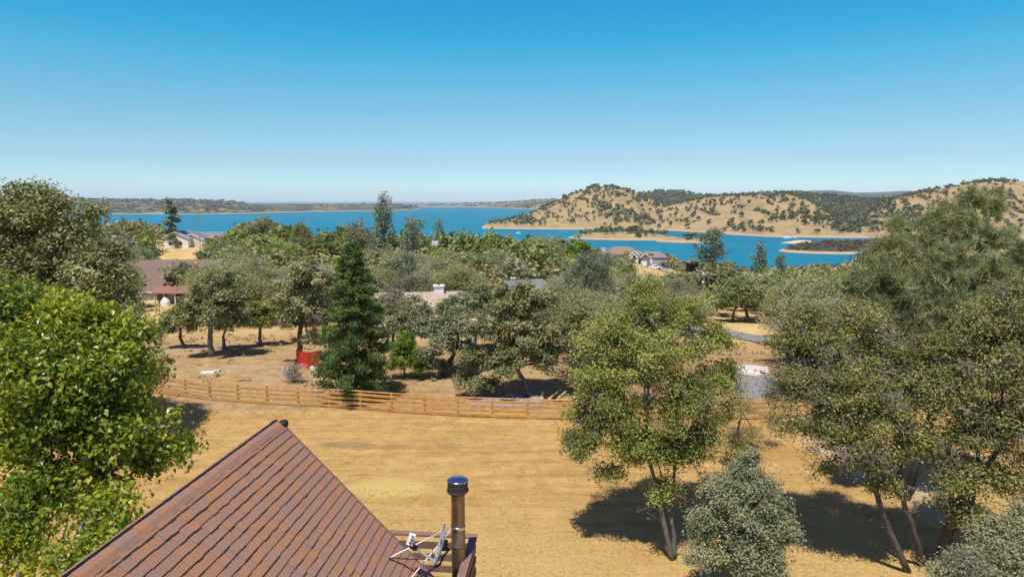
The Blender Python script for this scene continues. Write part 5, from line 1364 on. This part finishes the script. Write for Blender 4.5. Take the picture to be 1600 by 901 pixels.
# box trailer next to it
x = P(1006, 414, 274)[0]; t = thing('trailer', 'small white box trailer just left of the parked white pickup', 'trailer', (x, 274, gz(x, 274)))
mb = MB(); mb.box((0, 0, 1.2), (1.9, 3.0, 1.6)); mb.part('box', M['paintwhite'], t)
mb = MB(); mb.tube([(-1.05, 0, .35), (-.85, 0, .35)], .35, 12); w1 = mb.mesh('wheel', M['tyre']); ob('wheel', w1, t); ob('wheel', w1, t, (1.9, 0, 0))
# pale rocks by the drive
for k, (px, py, s) in enumerate(((1050, 417, 2.0), (1060, 419, 1.6), (1042, 419, 1.3), (1068, 416, 1.4))):
    p = P(px, py, 262); r2 = np.random.RandomState(k); mb = MB(); mb.lathe([(s, 0), (s * 1.05, s * .2), (s * .75, s * .5), (0, s * .62)], (0, 0, 0), 9)
    mb.v[0] = mb.v[0] * (1 + r2.normal(size=mb.v[0].shape) * .1)
    thing('boulder', 'pale boulder in the row of rocks below the parked pickup', 'boulder', (p[0], 262, gz(p[0], 262) - .1), group='pale boulders below the pickup', me=mb.mesh('boulder', M['concrete']))
# utility poles
def pole(label, px, top, bot_py, Y, lean=0.0, cross=True, box=False, r=.15):
    b_ = P(px, bot_py, Y); b_[2] = gz(b_[0], Y); H = hz(top, Y) - b_[2]
    t = thing('utility_pole', label, 'utility pole', b_)
    mb = MB(); mb.tube([(0, 0, -.3), (lean, 0, H)], [r, r * .7], 8); mb.part('pole', M['pole'], t)
    if cross: mb = MB(); mb.beam((lean - 1.1, 0, H - .5), (lean + 1.1, 0, H - .5), .1, .12); mb.part('crossarm', M['pole'], t)
    if box:
        for z, s in ((H - .3, .45), (H - 2.2, .4)): mb = MB(); mb.box((-.25, -.1, z), (s, s, s * 1.2)); mb.part('transformer', M['white'], t)
pole('brown utility pole leaning slightly against the far shore at left', 170, 312, 372, 120, -.6, False, r=.14)
pole('pale utility pole standing before the water behind the white gabled house', 312, 314, 372, 230, 0, True, r=.2)
pole('short utility pole with two white boxes standing in the wood at right', 1099, 425, 462, 150, 0, False, True, r=.17)
pole('wooden pole rising from the wood in front of the skyline trees', 626, 378, 420, 150, .1, False, r=.14)
# things in the yard beyond the fence
b_ = G(443, 588); mb = MB(); mb.lathe([(.22, 0), (.19, .3), (.17, .78), (0, .80)], (0, 0, 0), 9)
thing('tree_stump', 'pale cut tree stump standing behind the fence left of the dark conifer', 'stump', b_, me=mb.mesh('tree_stump', M['snag']))
b_ = G(475, 574); t = thing('panel_screen', 'folded screen of one red and one orange panel left of the dark conifer', 'screen', b_)
x = lambda px, py, dy: P(px, py, b_[1] + dy) - b_
for (pa, pb_, d0, d1, mt) in ((464, 482, .8, -.5, 'red_paint'), (482.3, 503, -.5, .5, 'orange_paint')):
    A, B_ = x(pa, 570, d0), x(pb_, 570, d1); A[2] = 0; B_[2] = 0; mb = MB(); mb.beam(A + [0, 0, .75], B_ + [0, 0, .75], .06, 1.5); mb.part('panel', M[mt], t)
mb = MB(); p = G(494, 578); mb.box((0, 0, .15), (1.0, .5, .3)); thing('stone_block', 'white stone block lying at the foot of the orange panel', 'block', p, .1, me=mb.mesh('stone_block', M['white']))
p = G(258, 564); mb = MB(); mb.box((0, 0, .2), (1.5, .5, .08)); mb.box((-.6, 0, .08), (.08, .4, .16)); mb.box((.6, 0, .08), (.08, .4, .16))
thing('plank_bench', 'low rust-brown plank on blocks in the yard beside the tree shade', 'bench', p, -.1, me=mb.mesh('plank_bench', M['rust']))
for px, py, w, mt, lb in ((325, 583, 1.1, 'white', 'flat white board lying on the bare ground beyond the fence at left'), (339, 580, .5, 'snag', 'small pale stone beside the flat white board beyond the fence')):
    p = G(px, py); mb = MB(); mb.box((0, 0, .07), (w, .6, .12), .2); thing('board' if w > 1 else 'stone', lb, 'debris', p, me=mb.mesh('board', M[mt]))
p = G(792, 627); mb = MB(); mb.box((0, 0, .06), (5.2, 3.0, .12), .03); thing('concrete_pad', 'pale grey concrete pad under the leaning oak behind the fence', 'slab', p, me=mb.mesh('concrete_pad', M['pad']))
p = G(855, 625); t = thing('lumber_pile', 'pile of pale yellow planks leaning beside the large round oak behind the fence', 'lumber pile', p)
for k in range(14):
    a_ = np.array([rs.uniform(-1.2, 1.5), rs.uniform(-.5, .5), .06 + .05 * (k % 4)]); an = rs.uniform(-.5, .5) if k < 8 else rs.uniform(1, 2)
    up_ = .45 if k > 9 else .05
    mb = MB(); mb.beam(a_, a_ + np.array([math.cos(an) * 1.5, math.sin(an) * .6, up_]), .2, .04); mb.part('plank', M['plank_yellow'], t)
p = G(900, 572); mb = MB(); mb.box((0, 0, .8), (1.2, 1.6, 1.5)); thing('shed', 'small dark shed glimpsed left of the large round oak', 'shed', (p[0], p[1], gz(p[0], p[1])), me=mb.mesh('shed', M['steel_dark']))
# gravel heap
p = G(1172, 579); mb = MB(); V = []; nn = 9
gx, gy = np.meshgrid(np.linspace(-1, 1, nn), np.linspace(-1, 1, nn)); zz = .28 * np.clip(1 - gx ** 2 - gy ** 2, -.2, 1) + .05 * rs.rand(nn, nn)
V = np.stack([gx * 1.5, gy * 2.4, zz], -1).reshape(-1, 3); F = [(i * nn + j, i * nn + j + 1, (i + 1) * nn + j + 1, (i + 1) * nn + j) for i in range(nn - 1) for j in range(nn - 1)]
mb.add(V, F); thing('gravel_heap', 'white patch of spread gravel between the road and the driveway at right', 'gravel', p, -.5, me=mb.mesh('gravel_heap', M['gravel']))['kind'] = 'stuff'
p = P(680, 381, 205); mb = MB(); mb.box((0, 0, .6), (1.9, 2, 1.2)); thing('white_shed', 'tiny white shed glimpsed in the wood below the lake right of centre-left', 'shed', (p[0], 205, hz(383, 205)), me=mb.mesh('white_shed', M['white']))
# boats
def boat(label, px, Y, L, name='boat', mast=0):
    xx = P(px, 360, Y)[0]; t = thing(name, label, 'boat', (xx, Y, LAKE), .2)
    mb = MB(); V = [(-L / 2, -L * .13, 0), (L * .3, -L * .13, 0), (L / 2, 0, 0), (L * .3, L * .13, 0), (-L / 2, L * .13, 0)]; V = V + [(a_, b2_, L * .10) for a_, b2_, _ in V]
    mb.add(V, [(4, 3, 2, 1, 0), (5, 6, 7, 8, 9)] + [(i, (i + 1) % 5, 5 + (i + 1) % 5, 5 + i) for i in range(5)]); mb.part('hull', M['paintwhite'], t)
    mb = MB(); mb.box((-L * .08, 0, L * .16), (L * .5, L * .2, L * .12)); mb.part('cabin', M['paintwhite'], t)
    if mast: mb = MB(); mb.tube([(0, 0, L * .1), (0, 0, mast)], .15, 5); mb.part('mast', M['white'], t)
boat('tiny white sailboat on the lake in front of the headland', 810, 1230, 9, mast=10)
boat('white houseboat moored in the cove behind the sand bar at right', 1231, 1075, 15, 'houseboat')
boat('smaller white boat moored beside the houseboat in the cove', 1243, 1080, 7)

# ------------------------------------------------------------------ straw, clods
def litter(name, label, cat, n, xr, yr, size, mat, dens=None, flat=True):
    X = rs.uniform(xr[0], xr[1], n); Y = rs.uniform(yr[0], yr[1], n)
    if dens is not None:
        k = rs.rand(n) < dens(X, Y); X, Y = X[k], Y[k]
    Z = terrain(X, Y)[0]; n = len(X); s = size * (.5 + rs.rand(n)); a = rs.rand(n) * 6.28
    C = np.stack([X, Y, Z + .02], 1)
    if flat:
        t = np.stack([np.cos(a), np.sin(a), rs.normal(size=n) * .25], 1) * s[:, None]; b_ = np.stack([-np.sin(a), np.cos(a), rs.normal(size=n) * .3], 1) * s[:, None] * .35
        V = np.stack([C - t, C + b_, C + t, C - b_], 1).reshape(-1, 3); F = np.arange(4 * n).reshape(-1, 4)
    else:
        o = np.array([(1, 0, -.3), (0, 1, -.3), (-1, 0, -.3), (0, -1, -.3), (0, 0, .55)]); V = (C[:, None] + (o[None] + rs.normal(size=(n, 5, 3)) * .2) * s[:, None, None]).reshape(-1, 3)
        i = np.arange(n)[:, None] * 5; F = np.concatenate([i + [0, 1, 4], i + [1, 2, 4], i + [2, 3, 4], i + [3, 0, 4]])
    c0_ = V[0].copy(); t = thing(name, label, cat, c0_, me=mesh_from(name, V - c0_, F, mat)); t['kind'] = 'stuff'
litter('straw_litter', 'yellow straw and dry leaves scattered over the near field', 'straw', 46000, (-6, 20), (23, 34), .035, M['straw'], lambda x, y: np.clip(1.15 - (y - 23) / 10, 0, 1) * (fbm(x * .5, y * .5, 3) * 1.6 - .35))
M['clod'] = simple('clod', (.46, .26, .08), .4, 4, .95)
litter('soil_clods', 'clods of dry earth in rows across the graded field', 'soil', 14000, (-24, 20), (25, 46), .035, M['clod'], lambda x, y: (vnoise(x * .1, y * 1.4) > .55) * .9 + .1, flat=False)
litter('pebbles', 'small pale stones strewn over the bare yard beyond the fence', 'stones', 5000, (-32, 22), (50, 72), .06, M['concrete'], None, flat=False)

def tufts(name, label, n, xr, yr, h, mat, dens):
    X = rs.uniform(xr[0], xr[1], n); Y = rs.uniform(yr[0], yr[1], n); k = rs.rand(n) < dens(X, Y); X, Y = X[k], Y[k]; Z = terrain(X, Y)[0]; n = len(X)
    V = []; 
    for j in range(5):
        a = rs.rand(n) * 6.28; l = h * (.5 + rs.rand(n)); C = np.stack([X + rs.normal(size=n) * .05, Y + rs.normal(size=n) * .05, Z - .01], 1)
        s = np.stack([np.cos(a), np.sin(a), a * 0], 1) * .010; tip = C + np.stack([np.cos(a + 1) * l * .7, np.sin(a + 1) * l * .7, l], 1)
        V.append(np.stack([C - s, C + s, tip], 1))
    V = np.concatenate(V).reshape(-1, 3); c0_ = V[0].copy()
    t = thing(name, label, 'grass', c0_, me=mesh_from(name, V - c0_, np.arange(len(V)).reshape(-1, 3), mat, {'v': np.full(len(V), .6)})); t['kind'] = 'stuff'
tufts('dry_grass', 'thin dry grass tufts dotting the near field and the foot of the fence', 16000, (-26, 24), (23, 60), .13, M['weed'],
      lambda x, y: np.where(np.abs(y - 47.5) < 1.6, .8, (fbm(x * .25, y * .4, 3) > .55) * .7 + .05))

# ------------------------------------------------------------------ air
hzm, nt, out = new_mat('haze'); v = nd(nt, 'ShaderNodeVolumePrincipled')
v.inputs['Color'].default_value = (.88, .95, 1.0, 1); v.inputs['Density'].default_value = 0.000045; v.inputs['Anisotropy'].default_value = .0
nt.links.new(v.outputs[0], out.inputs['Volume'])
mb = MB(); mb.box((0, 0, 45), (54000, 54000, 290)); ob('haze', mb.mesh('haze', hzm), kind='stuff')
